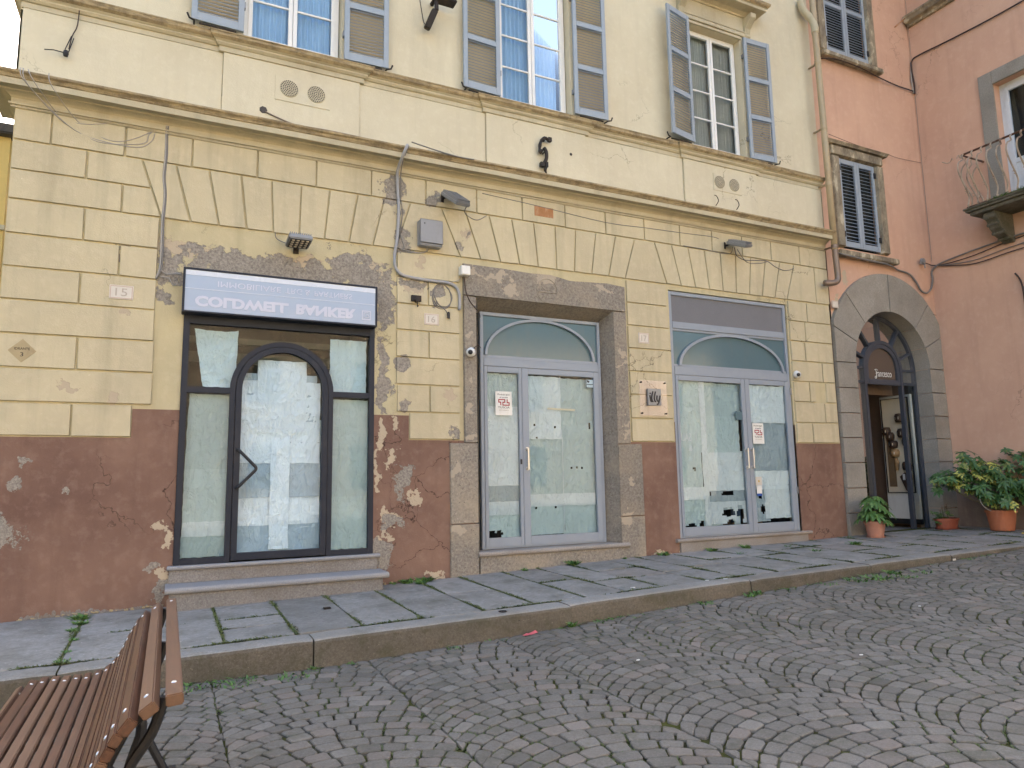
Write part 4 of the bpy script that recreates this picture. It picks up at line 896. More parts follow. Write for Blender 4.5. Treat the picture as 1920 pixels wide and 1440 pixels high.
paper(shop3, 7.965, 8.70, 2.30, 2.88, yb, 'paperw', amp=.014); paper(shop3, 7.965, 8.71, 1.86, 2.34, yb + .014, 'paperg', amp=.012); paper(shop3, 7.965, 8.70, 1.34, 1.90, yb + .01, 'paperg', amp=.022); paper(shop3, 7.965, 8.70, 1.28, 1.56, yb, 'paperw', amp=.016); paper(shop3, 7.965, 8.30, .80, 1.34, yb + .012, 'paperg', [(8.12, 1.2, .02, .05), (8.16, .99, .04, .07)], .01); paper(shop3, 8.20, 8.69, .84, 1.32, yb + .004, 'paperw', amp=.016)
mb = MB(); mb.box(8.0, 8.4, 8.35, 8.5, .6, 1.1); mb.box(7.35, 7.9, 8.35, 8.55, .6, .86); CR(mb.build('interior_box', M['wood'], cream))
mb = MB(); mb.box(7.62, 7.78, 8.16, 8.2, .8, 1.12); CR(mb.build('interior_sheet', paint('navy_sheet', (.03, .06, .12)), cream))
slabx(6.40, 9.02, 7.94, .582, .632, 1, 'sill', y1=8.1); mb = MB(); mb.box(6.47, 8.94, 7.966, 8.1, .25, .581); CR(mb.build('step_riser', M['sill'], cream))

# ================================================================== PINK BUILDING (two walls meeting in a corner)
XC = 12.70
pink = thing('pink_building', 'pink stuccoed building with grey stone archway in the corner and a balcony', 'building', loc=(12.7, 8, .5))
pink_inv = Matrix.Translation((-12.7, -8, -.5)); PK = lambda o: fix(o, pink_inv)
ACX, ACZ, ARI, ARO = 11.33, 3.34, .965, 1.60
# wall with arch opening
mb = MB(); X0 = 9.905
def rect(a, b_, c, d, y=8.02): mb.face([(a, y, c), (b_, y, c), (b_, y, d), (a, y, d)])
SW = (10.34, 11.29, 5.36, 7.02); UW = (10.28, 11.42, 8.99, 10.95)
rect(X0, ACX - ARI, .3, ACZ); rect(ACX + ARI, XC, .3, ACZ)
a_ = arc(ACX, ACZ, ARI, 180, 90, 12); mb.face([(X0, 8.02, ACZ)] + [(x, 8.02, z) for x, z in a_] + [(ACX, 8.02, 5.1), (X0, 8.02, 5.1)])
a_ = arc(ACX, ACZ, ARI, 90, 0, 12); mb.face([(ACX, 8.02, 5.1)] + [(x, 8.02, z) for x, z in a_] + [(XC, 8.02, ACZ), (XC, 8.02, 5.1)])
PK(mb.build('lower_wall', M['pink'], pink))
wallgrid('wall', M['pink'], X0, XC, 5.1, 13, 8.02, [SW, UW], pink, pink_inv, depth=.1)
# wall turning towards the square, plane x = XC
WW = (5.2, 6.60, 6.10, 8.20)                              # y0 y1 z0 z1 balcony door
ys_ = [2.0, WW[0], WW[1], 8.02]; zs_ = [.2, 1.28, WW[2], WW[3], 13]
for nm, mt, rng_ in (('side_wall', 'pink', (1, 2, 3)), ('plinth', 'pink_base', (0,))):
    mb = MB()
    for i in range(3):
        for j in rng_:
            if i == 1 and j == 2: continue
            xx = XC - (.012 if nm == 'plinth' else 0)
            mb.face([(xx, ys_[i], zs_[j]), (xx, ys_[i + 1], zs_[j]), (xx, ys_[i + 1], zs_[j + 1]), (xx, ys_[i], zs_[j + 1])])
    if nm == 'side_wall':
        for (a, b_) in ((WW[0], WW[0]), (WW[1], WW[1])): mb.face([(XC, a, WW[2]), (XC + .22, a, WW[2]), (XC + .22, a, WW[3]), (XC, a, WW[3])])
        mb.face([(XC, WW[0], WW[3]), (XC + .22, WW[0], WW[3]), (XC + .22, WW[1], WW[3]), (XC, WW[1], WW[3])])
        mb.face([(XC, 2, .2), (16, 2, .2), (16, 2, 13), (XC, 2, 13)]); mb.face([(16, 2, 0), (16, 16, 0), (16, 16, 13), (16, 2, 13)]); mb.face([(9.905, 8.02, 12.3), (9.905, 16, 12.3), (9.905, 16, 13), (9.905, 8.02, 13)]); mb.face([(9.9, 16, 0), (16, 16, 0), (16, 16, 13), (9.9, 16, 13)])
    PK(mb.build(nm, M[mt], pink))
mb = MB(); mb.box(9.6, 16.5, 7.5, 16.5, 13, 13.3); mb.box(12.1, 16.5, 1.5, 7.498, 13, 13.3); PK(mb.build('roof', M['rooftile'], pink))
# arch stones
def astone(poly, nm='arch_stone', lab=None):
    return block(poly, nm, M['peperino2'], 8.022, 7.965 + uni(-.003, .003), .006, .0022, pink, pink_inv, .001, lab)
zl = [.40, .86, 1.26, 1.67, 2.08, 2.49, 2.91, ACZ]
for a, b_ in zip(zl, zl[1:]): astone([(9.885, a), (ACX - ARI, a), (ACX - ARI, b_), (9.885, b_)]); astone([(ACX + ARI, a), (XC - .003, a), (XC - .003, b_), (ACX + ARI, b_)])
an = [180, 158, 133, 89, 47, 23, 0]
def clipx(poly, x0, x1):
    for s_, lim in ((1, x0), (-1, x1)):
        out = []
        for i in range(len(poly)):
            a, b_ = poly[i], poly[(i + 1) % len(poly)]; ina, inb = s_ * (a[0] - lim) >= 0, s_ * (b_[0] - lim) >= 0
            if ina: out.append(a)
            if ina != inb: t = (lim - a[0]) / (b_[0] - a[0]); out.append((lim, a[1] + (b_[1] - a[1]) * t))
        poly = out
    return poly
for a, b_ in zip(an, an[1:]):
    n = max(3, int(abs(a - b_) / 6)); 
    po = arc(ACX, ACZ, ARO, a, b_, n, 1.66) + arc(ACX, ACZ, ARI, b_, a, n)
    astone(clipx(po, 9.885, XC - .003))
# reveal stones
for s_, x in ((-1, ACX - ARI), (1, ACX + ARI)):
    for a, b_ in zip(zl, zl[1:]):
        mb = MB(); mb.face([(x, 7.97, a + .003), (x, 8.42, a + .003), (x, 8.42, b_ - .003), (x, 7.97, b_ - .003)]); PK(mb.build('reveal_stone', M['peperino2'], pink))
for a, b_ in zip(an, an[1:]):
    n = 6; q = arc(ACX, ACZ, ARI, a - .2, b_ + .2, n); mb = MB()
    for p, r_ in zip(q, q[1:]): mb.face([(p[0], 7.97, p[1]), (r_[0], 7.97, r_[1]), (r_[0], 8.42, r_[1]), (p[0], 8.42, p[1])])
    PK(mb.build('reveal_stone', M['peperino2'], pink))
# metal and glass entrance inside the arch
YE = 8.24; e = MB()
band(e, ACX, ACZ, .50, ARI - .002, ARI - .065, YE, YE + .06, 28)
band(e, 11.38, 3.33, .50, .515, .455, YE - .02, YE + .055, 24); band(e, 11.38, 3.33, 3.05, .452, .375, YE - .01, YE + .04, 24); e.box(11.0, 11.76, YE - .012, YE + .04, 3.045, 3.14)
for x0, x1 in ((ACX - ARI + .066, 10.867), (11.893, ACX + ARI - .066)):
    for z in (3.06, 3.31): e.box(x0, x1, YE, YE + .05, z, z + .045)
ent = PK(e.build('entrance_frame', M['bluedark'], pink, bevel=.003))
for a in (22, 55, 92, 128, 158):
    ca, sa = math.cos(R(a)), math.sin(R(a)); mb = MB(); p0 = Vector((11.38 + .51 * ca, 3.33 + .51 * sa)); 
    r_ = .4
    while (Vector((11.38 + r_ * ca, 3.33 + r_ * sa)) - Vector((ACX, ACZ))).length < ARI - .06: r_ += .01
    p1 = Vector((11.38 + r_ * ca, 3.33 + r_ * sa)); nn = Vector((-sa, ca)) * .02
    mb.prism([tuple(p0 - nn), tuple(p1 - nn), tuple(p1 + nn), tuple(p0 + nn)], lambda x, z: (x, YE - .015, z), lambda x, z: (x, YE + .045, z)); mb.build('glazing_bar', M['bluedark'], ent)
mb = MB(); ring = [(10.44, 3.08)] + [(x, z) for x, z in arc(ACX, ACZ, .91, 180, 0, 24)] + [(12.22, 3.08)] ; mb.face([(x, YE + .03, z) for x, z in ring]); mb.build('pane', M['glass'], ent)
for x0, x1 in ((10.42, 10.87), (11.89, 12.24)): pane(ent, x0, x1, .6, 3.07, YE + .03)
room(9.95, 12.35, .45, 4.35, 8.43, 12.5, M['beige'], pink, pink_inv)
mb = MB(); mb.box(9.93, 12.36, 8.38, 12.5, .42, .50); PK(mb.build('shop_floor', M['riser'], pink))
mb = MB(); mb.box(10.4, 10.86, 8.50, 8.53, .56, 3.2); PK(mb.build('brown_panel', M['beige'], pink))
# open leaf with the display board, at right angles to the doorway
leaf = MB(); leaf.box(12.16, 12.22, 8.31, 8.93, .66, 2.92); lf = PK(leaf.build('open_door_leaf', M['white'], pink, bevel=.004)); lf['label'] = 'white door leaf opened inwards carrying a framed display board'
b2 = MB(); b2.box(12.145, 12.159, 8.36, 8.88, 1.14, 2.86); bd = b2.build('display_board', M['board'], lf)
b2 = MB(); fr = .018
b2.box(12.13, 12.158, 8.345, 8.36, 1.125, 2.875); b2.box(12.13, 12.158, 8.88, 8.895, 1.125, 2.875); b2.box(12.13, 12.158, 8.36, 8.88, 1.125, 1.14); b2.box(12.13, 12.158, 8.36, 8.88, 2.86, 2.875); b2.build('board_frame', M['black'], lf)
mb = MB(); mb.box(12.16, 12.22, 8.31, 8.93, .57, .66); mb.build('gap_shade', M['black'], lf)  # black strip painted in for the shaded gap below the leaf
mb = MB(); mb.box(11.0, 12.1, 8.6, 8.62, 2.92, 3.6); PK(mb.build('inner_lintel', M['beige'], pink))
def ware(y, z, r_, h, label, kind=0):
    t = thing('hanging_ware', label, 'ware', 'wares hung on the display board', (12.12, y, z)); inv = Matrix.Identity(4)
    mb = MB(); mb.lathe([(0, -h / 2), (r_ * .8, -h / 2), (r_, -h * .2), (r_ * 1.02, h * .15), (r_ * .75, h * .45), (0, h / 2)], (-.01, 0, 0), 14); mb.build('body', M['ware' if kind != 2 else 'warel'], t, smooth=True)
    mb = MB(); mb.v = []; mb.box(-r_ * 1.06, -r_ * .9, -r_ * .45, r_ * .45, -h * .2, h * .12); mb.build('paper_label', M['board' if kind < 2 else 'white'], t, smooth=True)
for args in ((8.52, 2.50, .055, .13, 'highest brown ware with pale label on the display board'), (8.50, 2.22, .05, .13, 'brown ware with pale label below the highest one'), (8.44, 2.06, .04, .12, 'small brown ware close behind the door stile'), (8.80, 2.27, .055, .12, 'round shiny ware at the top left of the board'), (8.73, 2.17, .05, .12, 'dark ware under the round shiny one'), (8.68, 2.02, .055, .11, 'dark round ware midway down the board'), (8.66, 1.86, .055, .11, 'grey round ware with pale face', 2), (8.46, 1.62, .05, .12, 'dark ware with white label low on the right', 0), (8.42, 1.60, .04, .12, 'dark labelled ware beside the lower stile', 0), (8.42, 1.42, .04, .1, 'lowest small ware on the right side of the board', 2)): ware(args[0], args[1], args[2] * 1.45, args[3] * 1.3, *args[4:])
mb = MB(); mb.tube([(12.11, 8.65, 1.76), (12.10, 8.63, 1.68), (12.11, 8.65, 1.54)], [.025, .04, .03], 8); tag(mb.build('tan_pouch', M['warel']), 'tan pouch hanging under the row of round wares', 'pouch')
mb = MB(); P = [(8.60, 1.42), (8.50, 1.50), (8.44, 1.38), (8.47, 1.15), (8.50, 1.18)]; mb.prism(P, lambda y, z: (12.12, y, z), lambda y, z: (12.095, y, z)); tag(mb.build('dark_scarf', M['ware']), 'dark folded cloth with a white tag low on the board', 'cloth')
mb = MB(); mb.box(12.085, 12.093, 8.49, 8.535, 1.36, 1.47); tag(mb.build('price_tag', M['white']), 'white price tag on the dark folded cloth', 'tag')
mb = MB()
for i in range(10): mb.tube([(12.125, 8.70 + .013 * i, 2.2), (12.118, 8.69 + .014 * i, 1.24)], .010, 6)
tag(mb.build('brown_cloth', M['wood']), 'long brown cloth hanging on the left of the board', 'cloth')
# shelf with bottles seen between stile and leaf
sh = thing('shop_shelf', 'dark wooden shelf of bottles inside the arched shop doorway', 'shelf', loc=(12.0, 10.4, .5))
mb = MB(); mb.box(-.75, .33, .25, .3, 0, 2.7)
mb.build('back_panel', M['dark'], sh)
for i in range(9):
    mb = MB(); mb.box(-.75, .33, -.05, .25, .25 + .29 * i, .27 + .29 * i); mb.build('shelf_board', M['beige'], sh)
mb = MB(); mb.box(-.75, .33, -.08, -.05, .88, 1.12); mb.build('shelf_drawer', M['orange'], sh)
bm_ = MB(); bm_.lathe([(0, 0), (.035, 0), (.037, .01), (.037, .14), (.013, .18), (.012, .22), (0, .22)], (0, 0, 0), 10); bo = bm_.build('wine_bottle', paint('dark_bottle_glass', (.035, .015, .012), .15, .6)); bme = bo.data; bpy.data.objects.remove(bo)
cnt = 0
for i in range(3, 9):
    for j in range(11):
        o = link('wine_bottle', bme, None, (11.35 + .092 * j, 10.42, .77 + .29 * i + .003)); tag(o, 'dark wine bottle standing on the shelves deep inside the arched shop', 'bottle', 'wine bottles on the shop shelf')
# Francesco lettering
def text_mesh(body, size, extr=.002, shear=0, space=1.0, bold=0.0):
    cu = bpy.data.curves.new('t', 'FONT'); cu.body = body; cu.size = size; cu.extrude = extr; cu.shear = shear; cu.align_x = 'CENTER'; cu.align_y = 'CENTER'; cu.space_character = space; cu.offset = bold; cu.resolution_u = 3
    o = bpy.data.objects.new('t', cu); COL.objects.link(o); dg = bpy.context.evaluated_depsgraph_get(); me = bpy.data.meshes.new_from_object(o.evaluated_get(dg)); bpy.data.objects.remove(o); return me
def text(body, x, y, z, size, mat, parent=None, inv=None, name='lettering', shear=0, sx=1, sz=1, axis='y', space=1.0, extr=.0015, width=None, height=None, bold=0.0):
    me = text_mesh(body, size, extr, shear, space, bold); xs_ = [v.co.x for v in me.vertices]; zs_ = [v.co.y for v in me.vertices]
    cx, cz = (min(xs_) + max(xs_)) / 2, (min(zs_) + max(zs_)) / 2
    if width: sx = math.copysign(width / (max(xs_) - min(xs_)), sx)
    if height: sz = math.copysign(height / (max(zs_) - min(zs_)), sz)
    for v in me.vertices:
        a, b_, c = (v.co.x - cx) * sx, (v.co.y - cz) * sz, v.co.z
        v.co = (x + a, y - c, z + b_)
    me.materials.clear(); me.materials.append(M[mat]); o = bpy.data.objects.new(name, me); COL.objects.link(o)
    if parent: o.parent = parent
    if inv is not None: o.matrix_parent_inverse = inv
    return o
mb = MB(); ai = arc(11.38, 3.33, .38, 0, 180, 20); mb.face([(x, YE + .025, z) for x, z in [(11.0, 3.13), (11.76, 3.13)] + ai]); mb.build('pane', paint('brown_tinted_pane', (.10, .075, .058), .08, .6, .02, dk=.02), ent)
text('rancesco', 11.44, YE + .018, 3.235, .1, 'plastic', ent, width=.40, height=.085, name='shop_name')
mb = MB(); mb.tube(smoothpath([(11.20, YE + .015, 3.20), (11.19, YE + .015, 3.16), (11.225, YE + .015, 3.165), (11.235, YE + .015, 3.24), (11.225, YE + .015, 3.30), (11.195, YE + .015, 3.315)], 4), .006, 5); mb.tube(smoothpath([(11.195, YE + .015, 3.31), (11.235, YE + .015, 3.325), (11.275, YE + .015, 3.305)], 3), .006, 5); mb.tube([(11.215, YE + .015, 3.25), (11.265, YE + .015, 3.255)], .005, 5)
mb.build('shop_name_initial', M['plastic'], ent)

# small louvred window and upper window on the arch wall
def stone_surround(x0, x1, z0, z1, w_, sill_x0, sill_x1, sill_z, top_extra=0):
    for poly in ([(x0 - w_, z0), (x0, z0), (x0, z1), (x0 - w_, z1)], [(x1, z0), (x1 + w_, z0), (x1 + w_, z1), (x1, z1)], [(x0 - w_, z1), (x1 + w_, z1), (x1 + w_, z1 + w_ * .95), (x0 - w_, z1 + w_ * .95)]):
        block(poly, 'window_surround_stone', M['oldsur'], 8.022, 7.94, .02, .001, pink, pink_inv, .002)
    extrude_x('window_cap', [(0, z1 + w_ * .95), (.09, z1 + w_ * .95), (.10, z1 + w_ * .95 + .02), (.12, z1 + w_ * .95 + .05), (0, z1 + w_ * .95 + .07)], x0 - w_, x1 + w_, [M['oldsur']], None, True, True, parent=pink, inv=pink_inv)
    mb = MB(); mb.box(sill_x0, sill_x1, 7.88, 8.02, sill_z - .10, sill_z); PK(mb.build('window_sill', M['oldsur'], pink, bevel=.015))
def oldsur():
    b = NB('old_limewashed_stone'); n, _ = b.noise(5, 6, .65, b.mapv((1.5, 1, .6))); n2, _ = b.noise(50, 4, .7)
    c = b.mix(b.rng(n, .38, .5), (.17, .14, .105), (.28, .235, .165)); c = b.mix(b.rng(n, .56, .64), c, (.50, .44, .32)); c = b.mix(b.math('MULTIPLY', b.rng(n2, .55, .7), .5), c, (.09, .075, .06))
    return b.done(c, .9, b.bump(b.math('ADD', n, n2), .6, .01), .15)
M['oldsur'] = oldsur()
stone_surround(SW[0], SW[1], SW[2], SW[3], .20, 10.10, 11.62, 5.28); stone_surround(UW[0], UW[1], UW[2], UW[3], .19, 10.08, 11.68, 8.96)
for i, (a, b_, z0, z1, n_, lab) in enumerate(((SW[0], SW[1], SW[2], SW[3], 1, ('left leaf of the small closed louvred window', 'right leaf of the small closed louvred window')), (UW[0], UW[1], UW[2], UW[3], 2, ('left leaf of the upper louvred window', 'right leaf of the upper louvred window')))):
    wd = (b_ - a) / 2 - .012
    shutter(pink, pink_inv, a + .01, z0 + .03, wd, z1 - z0 - .05, 7.985, n_, 0, 'l', pitch=.062 if n_ == 1 else .05, label=lab[0], tilt=35); shutter(pink, pink_inv, (a + b_) / 2 + .002, z0 + .03, wd, z1 - z0 - .05, 7.985, n_, 0, 'l', pitch=.062 if n_ == 1 else .05, label=lab[1], tilt=35)
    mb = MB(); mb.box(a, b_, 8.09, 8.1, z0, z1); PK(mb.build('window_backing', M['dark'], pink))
    for hx in (a + .015, b_ - .015):
        for hz in (z0 + .2, z1 - .25):
            mb = MB(); mb.box(hx - .022, hx + .022, 7.965, 7.984, hz, hz + .10); PK(mb.build('hinge', M['black'], pink))
mb = MB(); prof = [(0, 10.12), (.05, 10.13), (.06, 10.17), (.13, 10.2), (.15, 10.26), (.17, 10.28), (.17, 10.32), (0, 10.36)]
mb.prism(prof, lambda p, z: (XC - p, 7.98, z), lambda p, z: (XC - p, 7.05, z)); PK(mb.build('ledge', M['oldsur'], pink, bevel=.005))
# balcony door on the turning wall
fx = XC - .035
for (a, b_, c, d) in ((6.60, 6.83, 6.05, 8.44), (4.97, 5.2, 6.05, 8.44), (5.202, 6.598, 8.20, 8.44)):
    mb = MB(); mb.box(fx, XC + .01, a, b_, c, d); PK(mb.build('door_surround_stone', M['peperino2'], pink, bevel=.006))
mb = MB(); X_ = XC + .16
for (a, b_, c, d) in ((6.53, 6.60, 6.1, 8.2), (5.2, 5.27, 6.1, 8.2), (5.27, 6.53, 8.12, 8.2)): mb.box(X_, X_ + .06, a, b_, c, d)
bdoor = PK(mb.build('balcony_door', M['offwhite'], pink, bevel=.004))
for (a, b_) in ((5.905, 6.525), (5.275, 5.895)):
    mb = MB(); mb.box(X_ - .02, X_ + .03, a, a + .07, 6.12, 8.115); mb.box(X_ - .02, X_ + .03, b_ - .07, b_, 6.12, 8.115); mb.box(X_ - .02, X_ + .03, a + .07, b_ - .07, 6.12, 6.24); mb.box(X_ - .02, X_ + .03, a + .07, b_ - .07, 8.04, 8.115); mb.box(X_ - .02, X_ + .03, a + .07, b_ - .07, 6.72, 6.80); mb.box(X_ - .005, X_ + .02, a + .07, b_ - .07, 6.24, 6.72)
    mb.build('door_leaf', M['offwhite'], bdoor, bevel=.004)
    mb = MB(); mb.face([(X_, a + .06, 6.79), (X_, b_ - .06, 6.79), (X_, b_ - .06, 8.05), (X_, a + .06, 8.05)]); mb.build('pane', M['glassup'], bdoor)
mb = MB(); mb.face([(X_ + .3, 5.0, 6), (X_ + .3, 7.0, 6), (X_ + .3, 7.0, 8.4), (X_ + .3, 5.0, 8.4)]); PK(mb.build('interior', M['dark'], pink))
# balcony: slab, corbels, rusty wrought iron railing
bal = thing('balcony', 'stone balcony with rusty curled iron railing and carved corbel', 'balcony', loc=(12.7, 6, 5.9)); binv = Matrix.Translation((-12.7, -6, -5.9)); BL = lambda o: fix(o, binv)
BX0, BY1, BY0 = 12.02, 6.95, 4.4
def slabprof(off, z0, z1, m='balst'):
    mb = MB(); mb.box(BX0 + off, XC, BY0 + off, BY1 - off, z0, z1); return mb
M['balst'] = stone('mossy_balcony_stone', (.13, .115, .09), (.22, .20, .16), (.055, .06, .03), 30, .4, .9, moss=.6)
BL(slabprof(0, 5.90, 5.93).build('slab', M['balst'], bal, bevel=.006)); BL(slabprof(.025, 5.86, 5.899).build('slab_moulding', M['balst'], bal, bevel=.005)); BL(slabprof(.07, 5.80, 5.859).build('slab_moulding', M['balst'], bal, bevel=.01))
for yc in (6.62, 4.9):
    prof = [(0, 5.797), (.52, 5.797), (.55, 5.75), (.53, 5.69), (.47, 5.66), (.43, 5.60), (.40, 5.53), (.33, 5.48), (.28, 5.43), (.20, 5.40), (.12, 5.36), (.06, 5.32), (0, 5.33)]
    mb = MB(); mb.prism(prof, lambda p, z: (XC - p, yc - .09, z), lambda p, z: (XC - p, yc + .09, z))
    for (p, z) in ((.50, 5.72), (.42, 5.60), (.30, 5.47), (.15, 5.385)): mb.tube([(XC - p, yc - .105, z), (XC - p, yc + .105, z)], .035, 8)
    BL(mb.build('corbel', M['balst'], bal, bevel=.01))
RX = BX0 + .06
def baluster(p0, out, s_=1.0, nm='baluster'):
    """S-curved flat iron bar; p0 foot, out = outward direction"""
    o = Vector(out); prof = [(.0, 0), (.02, .03), (-.01, .10), (-.03, .2), (.03, .32), (.12, .45), (.19, .58), (.20, .68), (.15, .78), (.06, .83), (.03, .86), (.05, .90), (.02, .94), (0, .945)]
    mb = MB(); pts = smoothpath([Vector(p0) + o * (q * s_) + Vector((0, 0, h)) for q, h in prof], 3); mb.tube(pts, .0135, 5)
    c = Vector(p0) + o * .05 + Vector((0, 0, .30)); mb.tube(smoothpath([c + o * (.03 * math.cos(t)) + Vector((0, 0, .03 * math.sin(t))) for t in [0, 1, 2, 3, 4, 5]], 2), .007, 5)
    mb.lathe([(0, -.02), (.02, -.008), (.02, .008), (0, .02)], tuple(Vector(p0) + Vector((0, 0, .03))), 7)
    return BL(mb.build(nm, M['rail'], bal))
yy = BY1 - .08
while yy > BY0 + .1:
    baluster((RX, yy, 5.955), (-1, 0, 0)); yy -= .155
for xx in (12.22, 12.38, 12.54): baluster((xx, BY1 - .05, 5.955), (0, 1, 0), .6)
mb = MB()
for z, r_ in ((5.955, .013), (6.90, .018)):
    mb.tube([(XC, BY1 - .05, z), (RX, BY1 - .05, z), (RX, BY0, z)], r_, 6)
BL(mb.build('rail_bar', M['railrust'], bal))
mb = MB()
for sgn in (1, -1):
    c = Vector((RX - .05, BY1 + .0, 6.82)); mb.tube(smoothpath([c + Vector((-.03 * q, .02 * sgn * q, 0)) + Vector((-(.07 - .01 * q) * math.cos(q), .03 * sgn, (.07 - .01 * q) * math.sin(q))) for q in range(0, 7)], 3), .008, 5)
BL(mb.build('corner_scroll', M['rail'], bal))
gb = MB(); tn = []
for _ in range(40): blades(gb, tn, BX0 + uni(0, .06), uni(5.9, 6.5), 5.925, 4, .05, .03, 1.6)
o = gb.build('balcony_moss', M['grass'], None, tint=tn); tag(o, 'green weeds growing on the edge of the balcony slab', 'weeds', kind='stuff')

# downpipe
mb = MB()
px = 9.98; Yp = 7.80
dp = thing('downpipe', 'ochre downpipe between the cream and the pink building with brown metal foot', 'downpipe', loc=(10, 7.9, 4.6)); dinv = Matrix.Translation((-10, -7.9, -4.6)); DP = lambda o: fix(o, dinv)
mb.tube([(9.90, Yp + .09, 12), (9.90, Yp + .09, 9.35), (9.82, Yp + .06, 9.2), (9.80, Yp, 9.05), (9.80, Yp, 8.9)][:1] + [(9.80, Yp, 9.1), (9.81, Yp, 8.6), (9.83, Yp, 7), (9.85, Yp, 5.2)], .052, 14); DP(mb.build('pipe', M['pipe'], dp, smooth=True))
mb = MB(); mb.tube(smoothpath([(9.65, 7.93, 9.75), (9.68, 7.90, 9.55), (9.78, 7.84, 9.38), (9.80, Yp, 9.22), (9.80, Yp, 9.1)], 4), .062, 12); DP(mb.build('inlet_elbow', M['trim'], dp, smooth=True))
mb = MB(); mb.tube(smoothpath([(9.85, Yp, 5.25), (9.86, Yp, 4.95), (9.87, Yp, 4.76), (9.84, Yp, 4.66), (9.74, Yp + .03, 4.62), (9.62, Yp + .07, 4.62)], 5), .05, 14); DP(mb.build('foot_elbow', M['pipe2'], dp, smooth=True))
for z in (8.55, 7.35, 6.35, 5.25): 
    mb = MB(); mb.lathe([(.053, -.03), (.058, -.03), (.058, .03), (.053, .03)], (9.80 + .05 * (9.1 - z) / 3.9, Yp, z), 14); mb.box(9.80, 9.84, Yp + .05, 8.0, z - .01, z + .01); DP(mb.build('pipe_clamp', M['pipe2'] if z < 6 else M['pipe'], dp))

# ================================================================== NEIGHBOUR AND OPPOSITE HOUSES
nb_ = thing('yellow_neighbour_house', 'low yellow house with dark eaves behind the left corner', 'building', loc=(-8, 12, 0)); ninv = Matrix.Translation((8, -12, 0))
mb = MB(); mb.box(-14, -2.30, 12, 20, 0, 6.62); fix(mb.build('wall', M['yel2'], nb_), ninv)
mb = MB(); mb.box(-14, -2.2, 11.85, 20.2, 6.625, 6.78); fix(mb.build('roof', M['rooftile'], nb_, bevel=.02), ninv)
mb = MB(); mb.box(-14, -2.28, 11.95, 11.999, 5.2, 5.27); fix(mb.build('string_course', M['trim'], nb_), ninv)
op = thing('opposite_building', 'sunlit ochre building on the far side of the square', 'building', loc=(0, -14, 0)); oinv = Matrix.Translation((0, 14, 0))
mb = MB(); mb.box(-30, 34, -22, -14, -.5, 8.5); fix(mb.build('wall', M['opp'], op), oinv)
mb = MB(); mb.box(-30.5, 34.5, -22, -13.4, 8.51, 8.8); fix(mb.build('roof', M['rooftile'], op), oinv)
for i in range(14):
    for z in (1.2, 4.8):
        x = -26 + 4.2 * i; mb = MB(); mb.box(x - .55, x + .55, -14.02, -13.96, z, z + 1.9); fix(mb.build('window', M['oppsh'], op), oinv)

# ================================================================== FITTINGS ON THE CREAM FRONT
# shop sign box with lettering mirrored top to bottom
sg = thing('shop_sign', 'long pale blue shop sign box with lettering upside down above the first shopfront', 'sign', loc=(1.1, 7.9, 3.5)); si = Matrix.Translation((-1.1, -7.9, -3.5)); S_ = lambda o: fix(o, si)
ys0 = 7.83; x0s, x1s, z0s, z1s = .07, 2.09, 3.29, 3.735
mb = MB(); rectframe(mb, x0s - .015, x1s + .015, z0s - .015, z1s + .015, .022, ys0, 8.0, wb=.018); S_(mb.build('sign_case', M['darkframe'], sg, bevel=.004))
mb = MB(); mb.box(x0s + .007, x1s - .007, ys0 + .012, ys0 + .03, z0s + .004, z1s - .007); S_(mb.build('sign_face', M['sign'], sg))
mb = MB(); mb.box(x0s + .008, x1s - .008, ys0 + .009, ys0 + .0115, z1s - .062, z1s - .008); S_(mb.build('sign_band', M['signtop'], sg)); mb = MB(); mb.box(x0s + .008, x1s - .008, ys0 + .009, ys0 + .0115, 3.528, 3.534); S_(mb.build('sign_line', M['signtop'], sg))
for body, xc_, wd in (('COLDWELL', .645, .94), ('BANKER', 1.525, .66)):
    S_(text(body, xc_, ys0 + .0105, 3.402, .13, 'signw', sg, width=wd, height=.115, sz=-1, extr=.0015, bold=.0065))
mb = MB(); rectframe(mb, 1.925, 2.03, 3.345, 3.455, .012, ys0 + .0085, ys0 + .0105); mb.tube(smoothpath([(2.0, ys0 + .0095, 3.43), (1.955, ys0 + .0095, 3.425), (1.955, ys0 + .0095, 3.38), (2.0, ys0 + .0095, 3.375), (2.0, ys0 + .0095, 3.40), (1.98, ys0 + .0095, 3.40)], 3), .006, 4); S_(mb.build('sign_logo', M['signw'], sg))
for body, xc_, wd in (('IMMOBILIARE', .71, .64), ('TRG', 1.165, .18), ('&', 1.315, .055), ('PARTNERS', 1.60, .42)): S_(text(body, xc_, ys0 + .0105, 3.60, .09, 'signw', sg, width=wd, height=.062, sz=-1))

def cable(name, pts, r_, mat, label, cat='cable', sm=4, n=6, y=None):
    pts = [(p[0], (p[2] if len(p) > 2 else (7.985 if y is None else y)), p[1]) for p in pts]
    mb = MB(); mb.tube(smoothpath(pts, sm), r_, n); return tag(mb.build(name, M[mat], smooth=True), label, cat)
cable('conduit', [(2.50, 5.54, 7.96), (2.46, 5.54, 7.9), (2.42, 5.50, 7.70), (2.375, 5.38, 7.72), (2.36, 5.25, 7.90), (2.375, 5.10, 7.955), (2.395, 4.75, 7.965), (2.375, 4.40, 7.965), (2.345, 4.20, 7.965), (2.36, 4.05, 7.965), (2.44, 3.97, 7.965), (2.6, 3.945, 7.965), (2.85, 3.935, 7.965), (3.05, 3.93, 7.965), (3.15, 3.87, 7.965), (3.185, 3.76, 7.965), (3.18, 3.60, 7.965)], .019, 'conduit', 'thick grey conduit bending down the middle pier to the cable loop', 'conduit', 4, 10)
